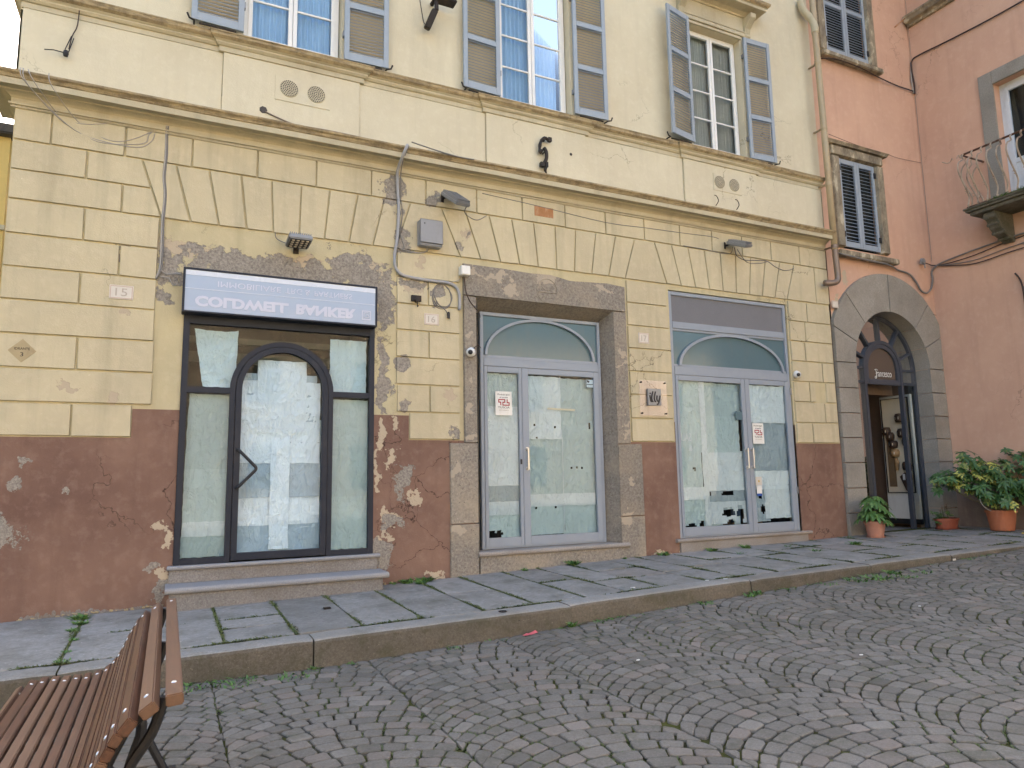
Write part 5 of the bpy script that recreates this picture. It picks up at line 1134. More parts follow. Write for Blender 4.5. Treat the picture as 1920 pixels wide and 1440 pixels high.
cable('cable', [(2.44, 5.5, 7.7), (2.40, 5.3, 7.86), (2.42, 5.0), (2.45, 4.75), (2.42, 4.5), (2.47, 4.33), (2.44, 4.27), (2.60, 4.27), (2.75, 4.30), (2.78, 4.34)], .006, 'wire', 'thin cable beside the conduit running to the grey box')
for i, z in enumerate((5.1, 4.6, 4.2, 3.95)):
    pass
cable('cable_loop', [(2.97, 3.92), (2.88, 3.86), (2.83, 3.74), (2.87, 3.63), (2.96, 3.60), (3.05, 3.64), (3.08, 3.75), (3.04, 3.87), (2.95, 3.92), (2.87, 3.87), (2.84, 3.75), (2.89, 3.64), (2.98, 3.62), (3.06, 3.67), (3.09, 3.78), (3.0, 3.9), (2.9, 3.90), (2.85, 3.80), (2.9, 3.67), (2.99, 3.60), (3.03, 3.55)], .006, 'wire', 'coil of spare cable hanging from the conduit', 'cable', 4)
mb = MB(); mb.lathe([(0, -.04), (.018, -.04), (.02, .03), (.01, .045), (0, .045)], (3.035, 7.965, 3.52), 10); tag(mb.build('cable_plug', M['black']), 'black plug at the end of the coiled cable', 'plug')
mb = MB(); mb.box(2.56, 2.68, 7.95, 7.992, 3.66, 3.73); mb.lathe([(0, -.05), (.028, -.05), (.03, 0)], (2.62, 7.97, 3.67), 10, axis='y'); mb.tube([(2.62, 7.93, 3.65), (2.625, 7.93, 3.58), (2.64, 7.94, 3.60)], .007, 5); tag(mb.build('wall_socket', M['iron']), 'small dark wall socket left of the cable loop', 'socket')
jb = thing('junction_box', 'small white junction box on the stone above the second door', 'box', loc=(3.24, 7.96, 4.1)); 
mb = MB(); mb.box(-.062, .062, -.075, .02, -.06, .06); mb.build('box_body', M['plastic'], jb, bevel=.008); mb = MB(); mb.box(-.056, .056, -.082, -.0755, -.054, .054); mb.build('lid', M['plastic'], jb, bevel=.003)
cable('cable', [(3.25, 4.03), (3.27, 3.85), (3.33, 3.72), (3.44, 3.60), (3.46, 3.53)], .006, 'wireb', 'brown wire from the junction box to the second doorway', y=7.965)
cable('cable', [(3.22, 4.04), (3.17, 3.98), (3.08, 3.95)], .005, 'wirel', 'short pale wire joining junction box and conduit', y=7.97)
cb = thing('utility_box', 'grey plastic meter box on the wall above the middle pier', 'box', loc=(2.78, 7.98, 4.51))
mb = MB(); mb.box(-.145, .145, -.11, .01, -.165, .165); mb.build('box_body', M['greybox'], cb, bevel=.012); mb = MB(); mb.box(-.15, .15, -.125, -.111, -.135, .168); mb.build('lid', M['greybox'], cb, bevel=.008); mb = MB(); mb.lathe([(0, -.13), (.008, -.13), (.008, -.12)], (-.09, 0, .11), 8, axis='y'); mb.build('lock', M['inkd'], cb)
cable('cable', [(2.75, 4.35, 7.93), (2.74, 4.30, 7.96), (2.66, 4.28), (2.55, 4.285), (2.42, 4.30)], .006, 'wirel', 'pale wire drooping under the grey box')
cable('cable', [(2.46, 5.53, 7.66), (2.8, 5.50, 7.69), (3.1, 5.49, 7.72), (3.3, 5.50, 7.73)], .008, 'wire', 'dark cable lying along the cornice from the conduit top')

# LED floodlights
def flood(loc, yaw, pitch, label, arm=.16, full=True, roll=0):
    t = thing('floodlight', label, 'floodlight', 'floodlights above the shopfronts', loc); t.rotation_euler = (0, 0, yaw)
    a = MB(); a.box(-.03, .03, -.012, .0, -.05, .05); a.tube([(0, 0, 0), (0, -arm, .01)], .016, 8); a.build('bracket', M['iron'], t)
    rot = Matrix.Translation((0, -arm, .02)) @ Matrix.Rotation(pitch, 4, 'X') @ Matrix.Rotation(roll, 4, 'Y')
    hd_ = MB(); hd_.box(-.125, .125, -.30, .02, -.02, .035); h_ = hd_.build('lamp_housing', M['galv'], t, bevel=.012); h_.matrix_basis = rot
    f = MB()
    for i in range(11): f.box(-.115 + .022 * i, -.109 + .022 * i, -.28, .0, .036, .06)
    f.build('cooling_fins', M['galv'], h_)
    g = MB(); g.box(-.105, .105, -.28, -.01, -.0235, -.0205); g.build('lens_plate', M['black'], h_)
    g = MB()
    for i in range(4):
        for j in range(4): g.lathe([(0, -.031), (.012, -.03), (.018, -.0236)], (-.075 + .05 * i, -.245 + .065 * j, 0), 10)
    g.build('led_lens', M['board'], h_)
flood((1.20, 7.99, 4.13), 0, R(-2), 'dusty floodlight right above the pale blue shop sign', .06)
flood((2.97, 7.99, 5.03), R(30), R(38), 'tilted floodlight with visible LED lenses above the grey box', .1, roll=R(-10))
flood((7.62, 7.99, 5.03), R(25), R(22), 'floodlight turned sideways above the third shopfront', .1, roll=R(-14))
cable('cable', [(3.28, 4.98, 7.86), (3.27, 4.90), (3.36, 4.83), (3.46, 4.82), (3.58, 4.90)], .006, 'wire', 'loop of cable under the tilted floodlight')
cable('cable', [(3.52, 5.19), (4.33, 5.15), (5.41, 5.08), (6.1, 5.10), (6.81, 5.12), (7.33, 5.14), (7.5, 5.13)], .005, 'wire', 'thin cable strung under the cornice between two floodlights')
cable('cable', [(7.7, 5.0, 7.9), (7.72, 4.92), (7.5, 4.90), (7.2, 4.92), (6.8, 4.92)], .006, 'wire', 'cable from the sideways floodlight running left')
cable('cable', [(7.75, 5.0, 7.92), (7.85, 4.90), (8.0, 4.85), (8.22, 4.87), (8.48, 4.89), (8.65, 4.82), (8.82, 4.78), (8.97, 4.80), (9.07, 4.84)], .008, 'wire', 'drooping cable right of the sideways floodlight')
cable('cable', [(7.8, 4.98, 7.92), (8.05, 4.82), (8.3, 4.83), (8.5, 4.88)], .006, 'wire', 'lower strand of the drooping cable near the right pier')
cable('cable', [(1.20, 4.15, 7.95), (1.0, 4.22), (.97, 4.30)], .005, 'wire', 'short wire curling above the dusty floodlight')
# conduit line on the left pier
for dx, r_, m_, lb in ((0, .009, 'wirel', 'pale cable running straight down the left pier'), (.016, .008, 'wire', 'darker cable beside it down the left pier')):
    cable('cable', [(-.17 + dx, 5.30, 7.93), (-.175 + dx, 5.22), (-.17 + dx, 5.0), (-.18 + dx, 4.75), (-.16 + dx, 4.55), (-.17 + dx, 4.27), (-.165 + dx, 3.95), (-.17 + dx, 3.75), (-.20, 3.64 - dx)], r_, m_, lb)
cable('cable', [(-.17, 3.76), (-.12, 3.70), (-.02, 3.71), (.03, 3.71)], .006, 'wirel', 'pale wire looping from the left pier to the sign')
cable('cable', [(-.16, 3.66), (-.08, 3.65), (-.04, 3.58), (.0, 3.60)], .005, 'wirel', 'short loose wire end left of the sign')
for k_, (pts, lb) in enumerate(((((-1.45, 5.53, 7.74), (-1.42, 5.4, 7.68), (-1.27, 5.30, 7.9), (-1.0, 5.10), (-.72, 5.03), (-.43, 5.03), (-.31, 5.12), (-.28, 5.22)), 'pale looping wire hanging from the cornice at the left corner'), (((-1.43, 5.53, 7.74), (-1.38, 5.36, 7.7), (-1.1, 5.16), (-.8, 5.02), (-.5, 5.05), (-.36, 5.10), (-.33, 5.2), (-.2, 5.33)), 'second wire drooping beside it across the top blocks'), (((-1.22, 5.53, 7.74), (-1.18, 5.38, 7.7), (-.98, 5.2), (-.72, 5.06), (-.5, 5.10), (-.2, 5.32)), 'third wire slanting down from the cornice to the cable end'), (((-1.39, 5.53, 7.74), (-1.33, 5.40, 7.7), (-1.15, 5.24), (-.95, 5.18), (-.6, 5.26), (-.35, 5.24), (-.18, 5.33)), 'shallow wire just under the cornice moulding'))):
    cable('cable', pts, .0045, 'wirel', lb)
cable('hanging_wire', [(-1.03, 6.55, 7.95), (-1.04, 6.24), (-1.08, 6.10), (-1.10, 5.95)], .006, 'wireb', 'brown wire hanging down the parapet at the left', 'wire', y=7.96)
mb = MB(); mb.tube([(-1.085, 7.96, 6.10), (-1.13, 7.94, 5.93), (-1.10, 7.94, 5.90), (-1.065, 7.96, 6.08)], .005, 5); mb.lathe([(0, -.04), (.02, -.03), (.028, 0), (.02, .03), (0, .035)], (-1.12, 7.93, 5.88), 10); mb.tube([(-1.14, 7.92, 5.88), (-1.22, 7.90, 5.875), (-1.30, 7.90, 5.86)], .006, 5); tag(mb.build('lamp_holder', M['black']), 'small black lamp holder dangling from the brown wire', 'lamp holder')
cable('cable', [(.82, 5.70, 7.96), (.95, 5.65, 7.94), (1.15, 5.60, 7.93), (1.5, 5.59, 7.90), (2.0, 5.585, 7.90)], .009, 'pipe2', 'brown cable coming out of a hole above the cornice', y=7.96)
mb = MB(); mb.lathe([(0, -.003), (.04, -.003), (.045, .0)], (.80, 7.963, 5.72), 7, axis='y'); tag(mb.build('wall_hole', M['inkd']), 'ragged hole in the parapet where the brown cable comes out', 'hole')
mb = MB(); mb.lathe([(0, -.003), (.02, -.003), (.022, .0)], (4.87, 7.963, 5.98), 9, axis='y'); tag(mb.build('wall_hole', M['inkd']), 'small round hole right of the iron wall anchor', 'hole')
for (x, lb) in ((7.45, 'left rusty hook above the cornice under the right vents'), (7.87, 'right rusty hook above the cornice under the right vents')):
    cable('hook', [(x, 5.64, 7.95), (x + .01, 5.70, 7.9), (x - .02, 5.77, 7.9), (x - .06, 5.78, 7.9)], .007, 'wireb', lb, 'hook')
# iron wall anchor
an_ = thing('wall_anchor', 'black wrought iron wall anchor shaped like a scroll on the parapet', 'wall anchor', loc=(4.42, 7.96, 5.9)); 
mb = MB(); mb.tube(smoothpath([(.0, -.05, .17), (-.045, -.05, .16), (-.07, -.05, .08), (-.075, -.05, .02), (-.06, -.05, -.02), (-.045, -.05, .02)], 4), [.022 + .004 * math.sin(i) for i in range(21)], 8); mb.build('upper_scroll', M['iron'], an_, smooth=True)
mb = MB(); mb.tube(smoothpath([(-.05, -.05, .15), (0, -.06, .20), (.05, -.06, .185), (.085, -.05, .20)], 3), .023, 8); mb.box(.05, .10, -.085, -.035, .16, .215); mb.build('head', M['iron'], an_)
mb = MB(); mb.tube(smoothpath([(-.01, -.05, .06), (.02, -.06, .0), (.02, -.06, -.09), (-.01, -.05, -.16), (-.035, -.05, -.2)], 4), .026, 8); mb.build('bar', M['iron'], an_, smooth=True)
mb = MB(); mb.box(-.075, -.02, -.08, -.03, -.22, -.16); mb.box(-.005, .035, -.085, -.03, -.22, -.15); mb.tube([(.01, -.05, -.2), (.0, -.05, -.26), (.02, -.05, -.30)], [.028, .022, .008], 7); mb.build('foot', M['iron'], an_)
mb = MB(); mb.tube([(0, -.05, 0), (0, .03, 0)], .012, 6); mb.build('pin', M['iron'], an_)
# black lamp bracket under the top edge
bl = thing('lamp_bracket', 'black iron lamp bracket between the first two windows', 'lamp bracket', loc=(2.84, 8, 7.55))
mb = MB(); mb.tube([(0, 0, .12), (0, -.17, .1), (0, -.18, -.08)], .028, 8); mb.build('arm', M['iron'], bl); mb = MB(); mb.prism([(-.05, 0), (.05, 0), (.06, .26), (-.04, .26)], lambda x, z: (x * .8, -.23, z - .3), lambda x, z: (x * .8, -.13, z - .3)); o = mb.build('lamp_head', M['iron'], bl, bevel=.01); o.rotation_euler = (R(14), R(18), 0)
mb = MB(); mb.box(-.04, .26, -.25, -.10, .06, .10); mb.build('hood', M['iron'], bl, bevel=.01)
cable('cable', [(2.66, 7.75), (2.70, 7.5), (2.74, 7.35), (2.80, 7.36, 7.9)], .005, 'wireb', 'wire curving down to the black lamp bracket')
# security cameras
def cctv(x, z, y, label):
    t = thing('security_camera', label, 'camera', 'white turret cameras', (x, y, z))
    mb = MB(); mb.lathe([(0, 0), (.055, 0), (.058, -.02), (.05, -.04)], (0, 0, 0), 18, axis='y'); mb.build('mount', M['plastic'], t, smooth=True)
    mb = MB(); mb.lathe([(.0, -.115), (.022, -.112), (.04, -.10), (.056, -.075), (.058, -.05), (.045, -.03)], (0, 0, -.005), 18, axis='y'); o = mb.build('ball', M['plastic'], t, smooth=True); o.rotation_euler = (R(8), 0, R(-28))
    mb = MB(); mb.lathe([(0, -.121), (.018, -.120), (.03, -.111), (.026, -.106)], (0, 0, -.005), 14, axis='y'); mb.build('lens', M['black'], o, smooth=True)
cctv(3.335, 3.08, 7.968, 'white security camera on the stone jamb left of the second door'); cctv(8.955, 3.08, 7.994, 'white security camera right of the third shopfront')
cable('cable', [(3.36, 3.12, 7.95), (3.42, 3.17, 7.96), (3.50, 3.16, 8.05)], .005, 'wireb', 'wire from the left security camera into the doorway')
# rusty plaque
mb = MB(); mb.box(4.28, 4.575, 7.984, 7.994, 5.005, 5.15); tag(mb.build('rusty_plaque', M['rust'], bevel=.003), 'small rusty orange metal plaque under the cornice', 'plaque')
# number tiles
def numtile(x, z, w_, h_, num, label, y=7.993):
    t = thing('house_number_tile', label, 'number tile', loc=(x, y, z)); mb = MB(); mb.box(-w_ / 2, w_ / 2, -.014, .0, -h_ / 2, h_ / 2); mb.build('tile', M['tile'], t, bevel=.003)
    mb = MB(); rectframe(mb, -w_ / 2 + .008, w_ / 2 - .008, -h_ / 2 + .008, h_ / 2 - .008, .006, -.0158, -.0142); mb.build('border', M['tileframe'], t)
    if num:
        o = text(num, 0, -.0145, 0, .12, 'ink', t, width=w_ * (.5 if len(num) > 1 else .25), height=h_ * .55, name='number')
numtile(-.505, 3.455, .215, .145, '15', 'pale house number tile 15 on the left pier'); numtile(2.82, 3.455, .185, .14, '16', 'faded house number tile 16 on the middle pier'); numtile(5.995, 3.45, .18, .15, '17', 'pale house number tile 17 left of the third shopfront'); numtile(9.94, 4.31, .15, .12, '', 'blank white tile beside the stone archway', 7.96)
dm = thing('hydrant_plaque', 'diamond shaped hydrant plaque reading IDRANTE 3 on the left pier', 'plaque', loc=(-1.305, 7.994, 2.80)); mb = MB(); mb.prism([(-.115, 0), (0, -.115), (.115, 0), (0, .115)], lambda x, z: (x, 0, z), lambda x, z: (x, -.008, z)); mb.build('plate', M['dpl'], dm, bevel=.002)
text('IDRANTE', 0, -.0085, .02, .04, 'inkd', dm, width=.125, height=.024); text('3', 0, -.0085, -.035, .05, 'inkd', dm, width=.026, height=.04, name='number')
# illy sign
il = thing('coffee_sign', 'clear square plate with grey metal coffee sign reading illy between two doors', 'sign', loc=(6.10, 7.96, 2.60))
mb = MB(); mb.box(-.235, .235, -.004, .002, -.25, .245); mb.build('clear_plate', glassmat('acrylic_plate', (.93, .93, 1.0), 1.45, .8), il); mb = MB(); mb.box(-.115, .115, -.03, -.005, -.11, .125); mb.build('metal_plate', M['galv'], il, bevel=.003)
for sx in (-.205, .205):
    for sz in (-.22, .215): mb = MB(); mb.lathe([(0, -.02), (.011, -.018), (.012, -.004)], (sx, 0, sz), 10, axis='y'); mb.tube([(sx, 0, sz), (sx, .035, sz)], .006, 6); mb.build('stud', M['iron'], il)
yq = -.033
for pts in ([(-.085, .03), (-.07, -.05), (-.055, -.055)], [(-.03, .085), (-.055, .0), (-.045, -.05), (-.03, -.055)], [(.015, .085), (-.01, .0), (.0, -.05), (.015, -.055)], [(.04, .03), (.035, -.02), (.05, -.05), (.075, -.03), (.09, .03), (.075, -.04), (.055, -.085), (.03, -.095)]):
    mb = MB(); mb.tube(smoothpath([(x, yq, z) for x, z in pts], 4), .0105, 6); mb.build('letter', M['inkd'], il)
mb = MB(); mb.lathe([(0, -.006), (.011, -.004), (.011, .004), (0, .006)], (-.078, yq, .058), 8, axis='y'); mb.build('letter_dot', M['inkd'], il)
# posters
def poster(x, z, y, w_, h_, label):
    t = thing('poster', label, 'poster', loc=(x, y, z)); mb = MB(); mb.box(-w_ / 2, w_ / 2, -.0015, .0, -h_ / 2, h_ / 2); mb.build('sheet', M['plastic'], t)
    text('Prodotti tipici', 0, -.0018, h_ * .36, .03, 'inkd', t, width=w_ * .78, height=h_ * .09, shear=.4); text('di qualità', 0, -.0018, h_ * .24, .03, 'inkd', t, width=w_ * .5, height=h_ * .075, shear=.4)
    u = w_ / 500; mb = MB(); k_ = 15 * u; Q_ = [(-90, -60), (-90, 10), (-150, 10), (-150, 80), (35, 80), (35, 10), (-25, 10), (-25, -70), (165, -70), (165, 0), (105, 0), (105, 80)]
    for (a, b_), (c, d) in zip(Q_, Q_[1:]): mb.box(min(a, c) * u - k_, max(a, c) * u + k_, -.0022, -.0016, min(b_, d) * u - k_ + .01, max(b_, d) * u + k_ + .01)
    mb.build('red_logo', M['red'], t); text('TUSCIA', 0, -.0018, -h_ * .17, .03, 'inkd', t, width=w_ * .70, height=h_ * .085); text('VITERBO', 0, -.0018, -h_ * .29, .02, 'ink', t, width=w_ * .6, height=h_ * .05); mb = MB(); mb.box(-w_ * .3, w_ * .3, -.0019, -.0016, -h_ * .37, -h_ * .365); mb.build('fine_line', M['ink'], t)
poster(3.87, 2.475, Y2 + .008, .235, .31, 'white TUSCIA poster with red logo on the second shopfront'); poster(8.11, 2.13, Y3 + .008, .225, .315, 'white TUSCIA poster with red logo on the third shopfront')
st_ = thing('door_sticker', 'small blue and white card sticker low on the right leaf of the third door', 'sticker', loc=(8.06, Y3 + .008, 1.36)); mb = MB(); mb.box(-.065, .06, -.0015, 0, -.02, .11); mb.build('card', M['tile'], st_); mb = MB(); mb.box(-.05, .05, -.0015, 0, -.14, -.03); mb.build('white_card', M['plastic'], st_); mb = MB(); mb.box(-.05, .05, -.0015, 0, -.175, -.142); mb.build('blue_band', paint('blue_print', (.02, .08, .35), .4), st_); mb = MB(); mb.lathe([(0, -.002), (.018, -.002), (.018, -.001)], (0, 0, .045), 10, axis='y'); mb.build('card_mark', M['leafy'], st_)
cs = thing('camera_sticker', 'small clear sticker with a dark camera pictogram in the top corner of the second door', 'sticker', loc=(5.19, Y2 + .008, 2.79))
mb = MB(); mb.box(-.06, .06, -.001, 0, -.06, .06); mb.build('sheet', M['paper'], cs); mb = MB(); rectframe(mb, -.06, .06, -.06, .06, .006, -.002, -.0011); mb.build('outline', M['inkd'], cs); mb = MB(); mb.box(-.05, .05, -.002, -.0011, -.016, -.006); mb.build('dark_band', M['inkd'], cs)
mb = MB(); mb.prism([(-.05, .05), (-.01, .035), (-.0, .025), (-.02, .01), (-.04, .02)], lambda x, z: (x, -.002, z), lambda x, z: (x, -.0011, z)); mb.build('camera_pictogram', M['inkd'], cs)
lt = thing('door_lettering', 'faint mirrored letters SAL on the glass at the left edge of the third shopfront', 'lettering', loc=(6.72, Y3 + .01, 2.06))
text('SAL', 0, -.002, 0, .1, 'ghost', lt, width=.17, height=.115, sx=-1, extr=.0004); text('&', .06, -.002, -.16, .08, 'ghost', lt, width=.06, height=.08, sx=-1, extr=.0004, name='sign_mark')
mb = MB(); mb.box(7.68, 7.80, Y3 + .004, Y3 + .008, 2.33, 2.46); tag(mb.build('dark_sticker', M['teal']), 'small dark sticker halfway up the third door', 'sticker')

# cables on the pink walls
cable('cable', [(10.05, 8.79), (10.35, 8.80, 7.87), (11.0, 8.80, 7.87), (11.6, 8.81, 7.95), (12.2, 8.80), (12.62, 8.80), (12.66, 8.75)], .012, 'wireb', 'dark cable under the upper pink window sill running to the corner')
cable('cable', [(12.66, 8.73, 7.97), (12.68, 8.95, 7.97), (12.64, 9.2, 7.97), (12.66, 9.42, 7.96), (12.67, 9.46, 7.8), (12.67, 9.42, 7.3), (12.67, 9.38, 6.6), (12.67, 9.37, 5.9), (12.67, 9.35, 5.2)], .015, 'wireb', 'brown cable turning at the corner and crossing high over the balcony')
cable('cable', [(12.66, 9.4, 7.985), (12.63, 9.1, 7.985), (12.65, 8.75, 7.985)], .012, 'wirel', 'pale cable strand in the corner above the arch wall')
cable('cable', [(10.05, 5.20, 7.9), (10.3, 5.17, 7.87), (10.75, 5.15, 7.87), (11.3, 5.15, 7.9), (11.7, 5.12), (12.0, 5.08), (12.18, 4.94), (12.27, 4.82), (12.38, 4.77), (12.48, 4.78), (12.60, 4.88), (12.655, 5.05), (12.66, 5.2), (12.665, 5.28, 7.9), (12.665, 5.33, 7.7), (12.66, 5.39, 7.0), (12.66, 5.42, 6.3), (12.66, 5.44, 5.6)], .016, 'wire', 'thick grey cable hanging in a loop above the arch')
for dz, dy, lb, mt_ in ((-.03, 0, 'dark cable rising under the balcony along the pink wall', 'wireb'), (-.14, .0, 'thin cable below it on the balcony wall', 'wire'), (-.22, 0, 'lowest brown cable on the balcony wall', 'wireb')):
    cable('cable', [(12.38, 5.345, 7.97), (12.55, 5.33, 7.965), (12.655, 5.31, 7.95), (12.67, 5.28 + dz * .2, 7.7), (12.67, 5.31 + dz * .8, 7.2), (12.67, 5.39 + dz, 6.6), (12.67, 5.45 + dz * 1.15, 5.6)], .009, mt_, lb)
mb = MB(); mb.lathe([(0, -.05), (.05, -.045), (.06, -.01), (.055, .0)], (12.36, 7.965, 5.355), 12, axis='y'); mb.box(12.31, 12.43, 7.94, 7.975, 5.30, 5.34); mb.tube([(12.38, 7.93, 5.3), (12.39, 7.93, 5.22)], .012, 6); tag(mb.build('corner_junction', M['galv']), 'round grey cable fixing above the archway', 'fixing')
cable('cable', [(10.10, 7.36, 7.93), (10.8, 7.30, 7.93), (11.5, 7.30, 7.94), (12.0, 7.31), (12.6, 7.34), (12.67, 7.34)], .004, 'wireb', 'thin wire across the top of the small pink window')
mb = MB(); mb.tube([(12.695, 7.99, 12), (12.69, 7.985, 9)], .003, 4); mb.tube([(12.69, 7.985, 8.7), (12.69, 7.985, 5.4)], .004, 4); tag(mb.build('corner_wire', M['wire']), 'thin wire running down the inner corner of the pink walls', 'wire')
cable('cable', [(12.65, 4.78, 6.58), (12.66, 4.66, 6.52), (12.66, 4.5, 6.49), (12.66, 4.2, 6.485), (12.66, 3.9, 6.48)], .014, 'wireb', 'dark brown bent pipe end at the right edge of the pink wall', 'pipe')
cable('nail', [(12.30, 10.05, 8.0), (12.42, 10.18, 7.86)], .012, 'rust', 'rusty iron spike in the pink wall beside the ledge', 'spike')
cable('nail', [(12.45, 4.38, 7.98), (12.62, 4.36, 7.96)], .005, 'wireb', 'small bent nail right of the arch crown', 'nail')

# ================================================================== BENCH
be = thing('bench', 'curved bench of brown wooden slats with black metal supports', 'bench', loc=(-.2, 3.3, road_z(-.2, 3.3)))
bi = Matrix.Translation((.2, -3.3, -road_z(-.2, 3.3))); BE = lambda o: fix(o, bi)
BY_0, BY_1 = 2.37, 4.31
sl = [(-.590, .525, 62), (-.548, .560, 18), (-.503, .568, 2), (-.457, .566, 0), (-.411, .563, 0), (-.365, .562, 0), (-.320, .564, -4), (-.275, .572, -14), (-.236, .590, -34), (-.206, .618, -52), (-.184, .653, -62), (-.166, .690, -66), (-.150, .728, -66), (-.133, .762, -64), (-.114, .798, -60), (-.086, .832, -52), (-.030, .872, -36), (.045, .897, -5)]
prof_pts = []
bolt = None
for i, (x, z, a) in enumerate(sl):
    w_, t_ = (.036 if i < 15 else .048), (.030 if i < 15 else .034); ca, sa = math.cos(R(-a)), math.sin(R(-a))
    # a: tilt of the slat; the wide face looks up and to the left
    mb = MB(); mb.box(-w_ / 2, w_ / 2, BY_0, BY_1, -t_, 0); V2 = []
    for v in mb.v: V2.append((x + v[0] * ca - v[2] * sa, v[1], z + v[0] * sa + v[2] * ca))
    mb.v = V2; BE(mb.build('slat', M['bench'], be, bevel=.004)); nx_, nz_ = -sa, ca
    prof_pts.append((x - nx_ * (t_ + .012), z - nz_ * (t_ + .012)))
    for yb_ in (BY_0 + .13, BY_1 - .10):
        mb = MB(); mb.lathe([(0, .004), (.006, .0035), (.009, 0)], (0, 0, 0), 8); V2 = []
        for v in mb.v: V2.append((x + v[0] * ca - v[2] * sa, v[1] + yb_ + (.012 if i % 2 else -.012), z + v[0] * sa + v[2] * ca + .0))
        mb.v = V2; BE(mb.build('bolt', M['steel'], be, smooth=True))
for yb_ in (BY_0 + .13, (BY_0 + BY_1) / 2, BY_1 - .10):
    mb = MB(); pts = [(p[0], yb_, p[1]) for p in prof_pts]; mb.tube(smoothpath(pts, 2), .014, 6); BE(mb.build('slat_support', M['black'], be, smooth=True))
    g0 = road_z(-.2, yb_); mb = MB()
    mb.tube(smoothpath([(-.50, yb_, .53), (-.46, yb_, .40), (-.48, yb_, .22), (-.55, yb_, g0 + .0)], 4), .02, 8); mb.tube(smoothpath([(-.13, yb_, .68), (-.05, yb_, .55), (-.09, yb_, .36), (-.02, yb_, .2), (.05, yb_, g0 + .0)], 4), .02, 8); mb.tube([(-.47, yb_, .34), (-.08, yb_, .38)], .016, 8); mb.tube(smoothpath([(.02, yb_, .86), (-.01, yb_, .76), (-.07, yb_, .66), (-.06, yb_, .57)], 4), .016, 8)
    mb.box(-.60, -.50, yb_ - .03, yb_ + .03, g0 - .005, g0 + .012); mb.box(0, .10, yb_ - .03, yb_ + .03, g0 - .005, g0 + .012); BE(mb.build('leg', M['black'], be, smooth=False))

# ================================================================== POTTED PLANTS
def leaflet(mb, tint, base, d, n_, L, wd, t, droop=.3, segs=3):
    """a pointed leaf: base point, direction d, up normal n_"""
    d = d.normalized(); s_ = d.cross(n_).normalized(); P = []; 
    pr = [(0, .06), (.25, .75), (.55, 1.0), (.82, .6), (1.0, .0)]
    L_ = []; R_ = []; C_ = []
    for (u, wv) in pr:
        c = base + d * (L * u) - Vector((0, 0, 1)) * (droop * L * u * u); C_.append(c); L_.append(c - s_ * (wd / 2 * wv) + n_ * .12 * wd * wv); R_.append(c + s_ * (wd / 2 * wv) + n_ * .12 * wd * wv)
    k0 = len(mb.v); mb.v += [tuple(v) for v in C_ + L_ + R_]; n = len(pr)
    for i in range(n - 1):
        mb.f.append((k0 + i, k0 + i + 1, k0 + n + i + 1, k0 + n + i)); mb.m.append(0); mb.f.append((k0 + i, k0 + 2 * n + i, k0 + 2 * n + i + 1, k0 + i + 1)); mb.m.append(0); tint += [t, t]
def whorl(center, axis, nleaf, L, wd, mat, name, parent, inv, palm=False, droop=.3, t=None):
    axis = axis.normalized(); a = axis.orthogonal().normalized(); b_ = axis.cross(a); mb = MB(); tn_ = []; ph = uni(0, 6.28); t = rnd() if t is None else t
    for i in range(nleaf):
        an2 = ph + 6.283 * i / nleaf + uni(-.15, .15); d = (a * math.cos(an2) + b_ * math.sin(an2)) + axis * uni(.1, .45); LL = L * uni(.75, 1.1)
        leaflet(mb, tn_, center, d, axis, LL, wd * uni(.85, 1.15), t, droop * uni(.5, 1.4))
    return fix(mb.build(name, mat, parent, tint=tn_), inv)
def palmate(base, heading, up_, size, mat, parent, inv, nf=7):
    """lobed fatsia leaf fanning over about 250 degrees"""
    mb = MB(); tn_ = []; t = rnd(); h = heading.normalized(); s_ = h.cross(up_).normalized()
    for i in range(nf):
        a = R(-115 + 230 * i / (nf - 1)); d = h * math.cos(a) + s_ * math.sin(a); leaflet(mb, tn_, base, d, up_, size * (1 - .30 * abs(a) / 2), size * .30, t, .28)
    return fix(mb.build('leaf', mat, parent, tint=tn_), inv)
def potmesh(parent, r0, r1, h, mat, lip=.02, sx=1, name='pot'):
    mb = MB(); prof = [(0, 0), (r0 * .96, 0), (r0, .01), (r1 * .97, h - .045), (r1 * .97, h - .042), (r1 + lip * .6, h - .04), (r1 + lip * .7, h - .004), (r1 + lip * .4, h), (r1 - .012, h), (r1 - .02, h - .03), (0, h - .035)]
    mb.lathe(prof, (0, 0, 0), 32); 
    if sx != 1: mb.v = [(v[0] * sx, v[1], v[2]) for v in mb.v]
    return mb.build(name, M[mat], parent, smooth=False, bevel=0)
def pot(name, label, cat, loc, r0, r1, h, mat, sau=True, sx=1, yaw=0):
    t = thing(name, label, cat, loc=loc); t.rotation_euler = (0, 0, yaw)
    p = potmesh(t, r0, r1, h, mat, sx=sx); p.location = (0, 0, .012)
    if sau:
        mb = MB(); mb.lathe([(0, 0), (r0 * 1.12, 0), (r0 * 1.22, .022), (r0 * 1.18, .022), (r0 * 1.1, .006), (0, .006)], (0, 0, 0), 32)
        if sx != 1: mb.v = [(v[0] * sx, v[1], v[2]) for v in mb.v]
        mb.build('saucer', M[mat], t)
    mb = MB(); mb.lathe([(0, h - .018), (r1 - .014, h - .02)], (0, 0, 0), 24); 
    if sx != 1: mb.v = [(v[0] * sx, v[1], v[2]) for v in mb.v]
    mb.build('soil', M['soil'], t); return t
I4 = Matrix.Identity(4)
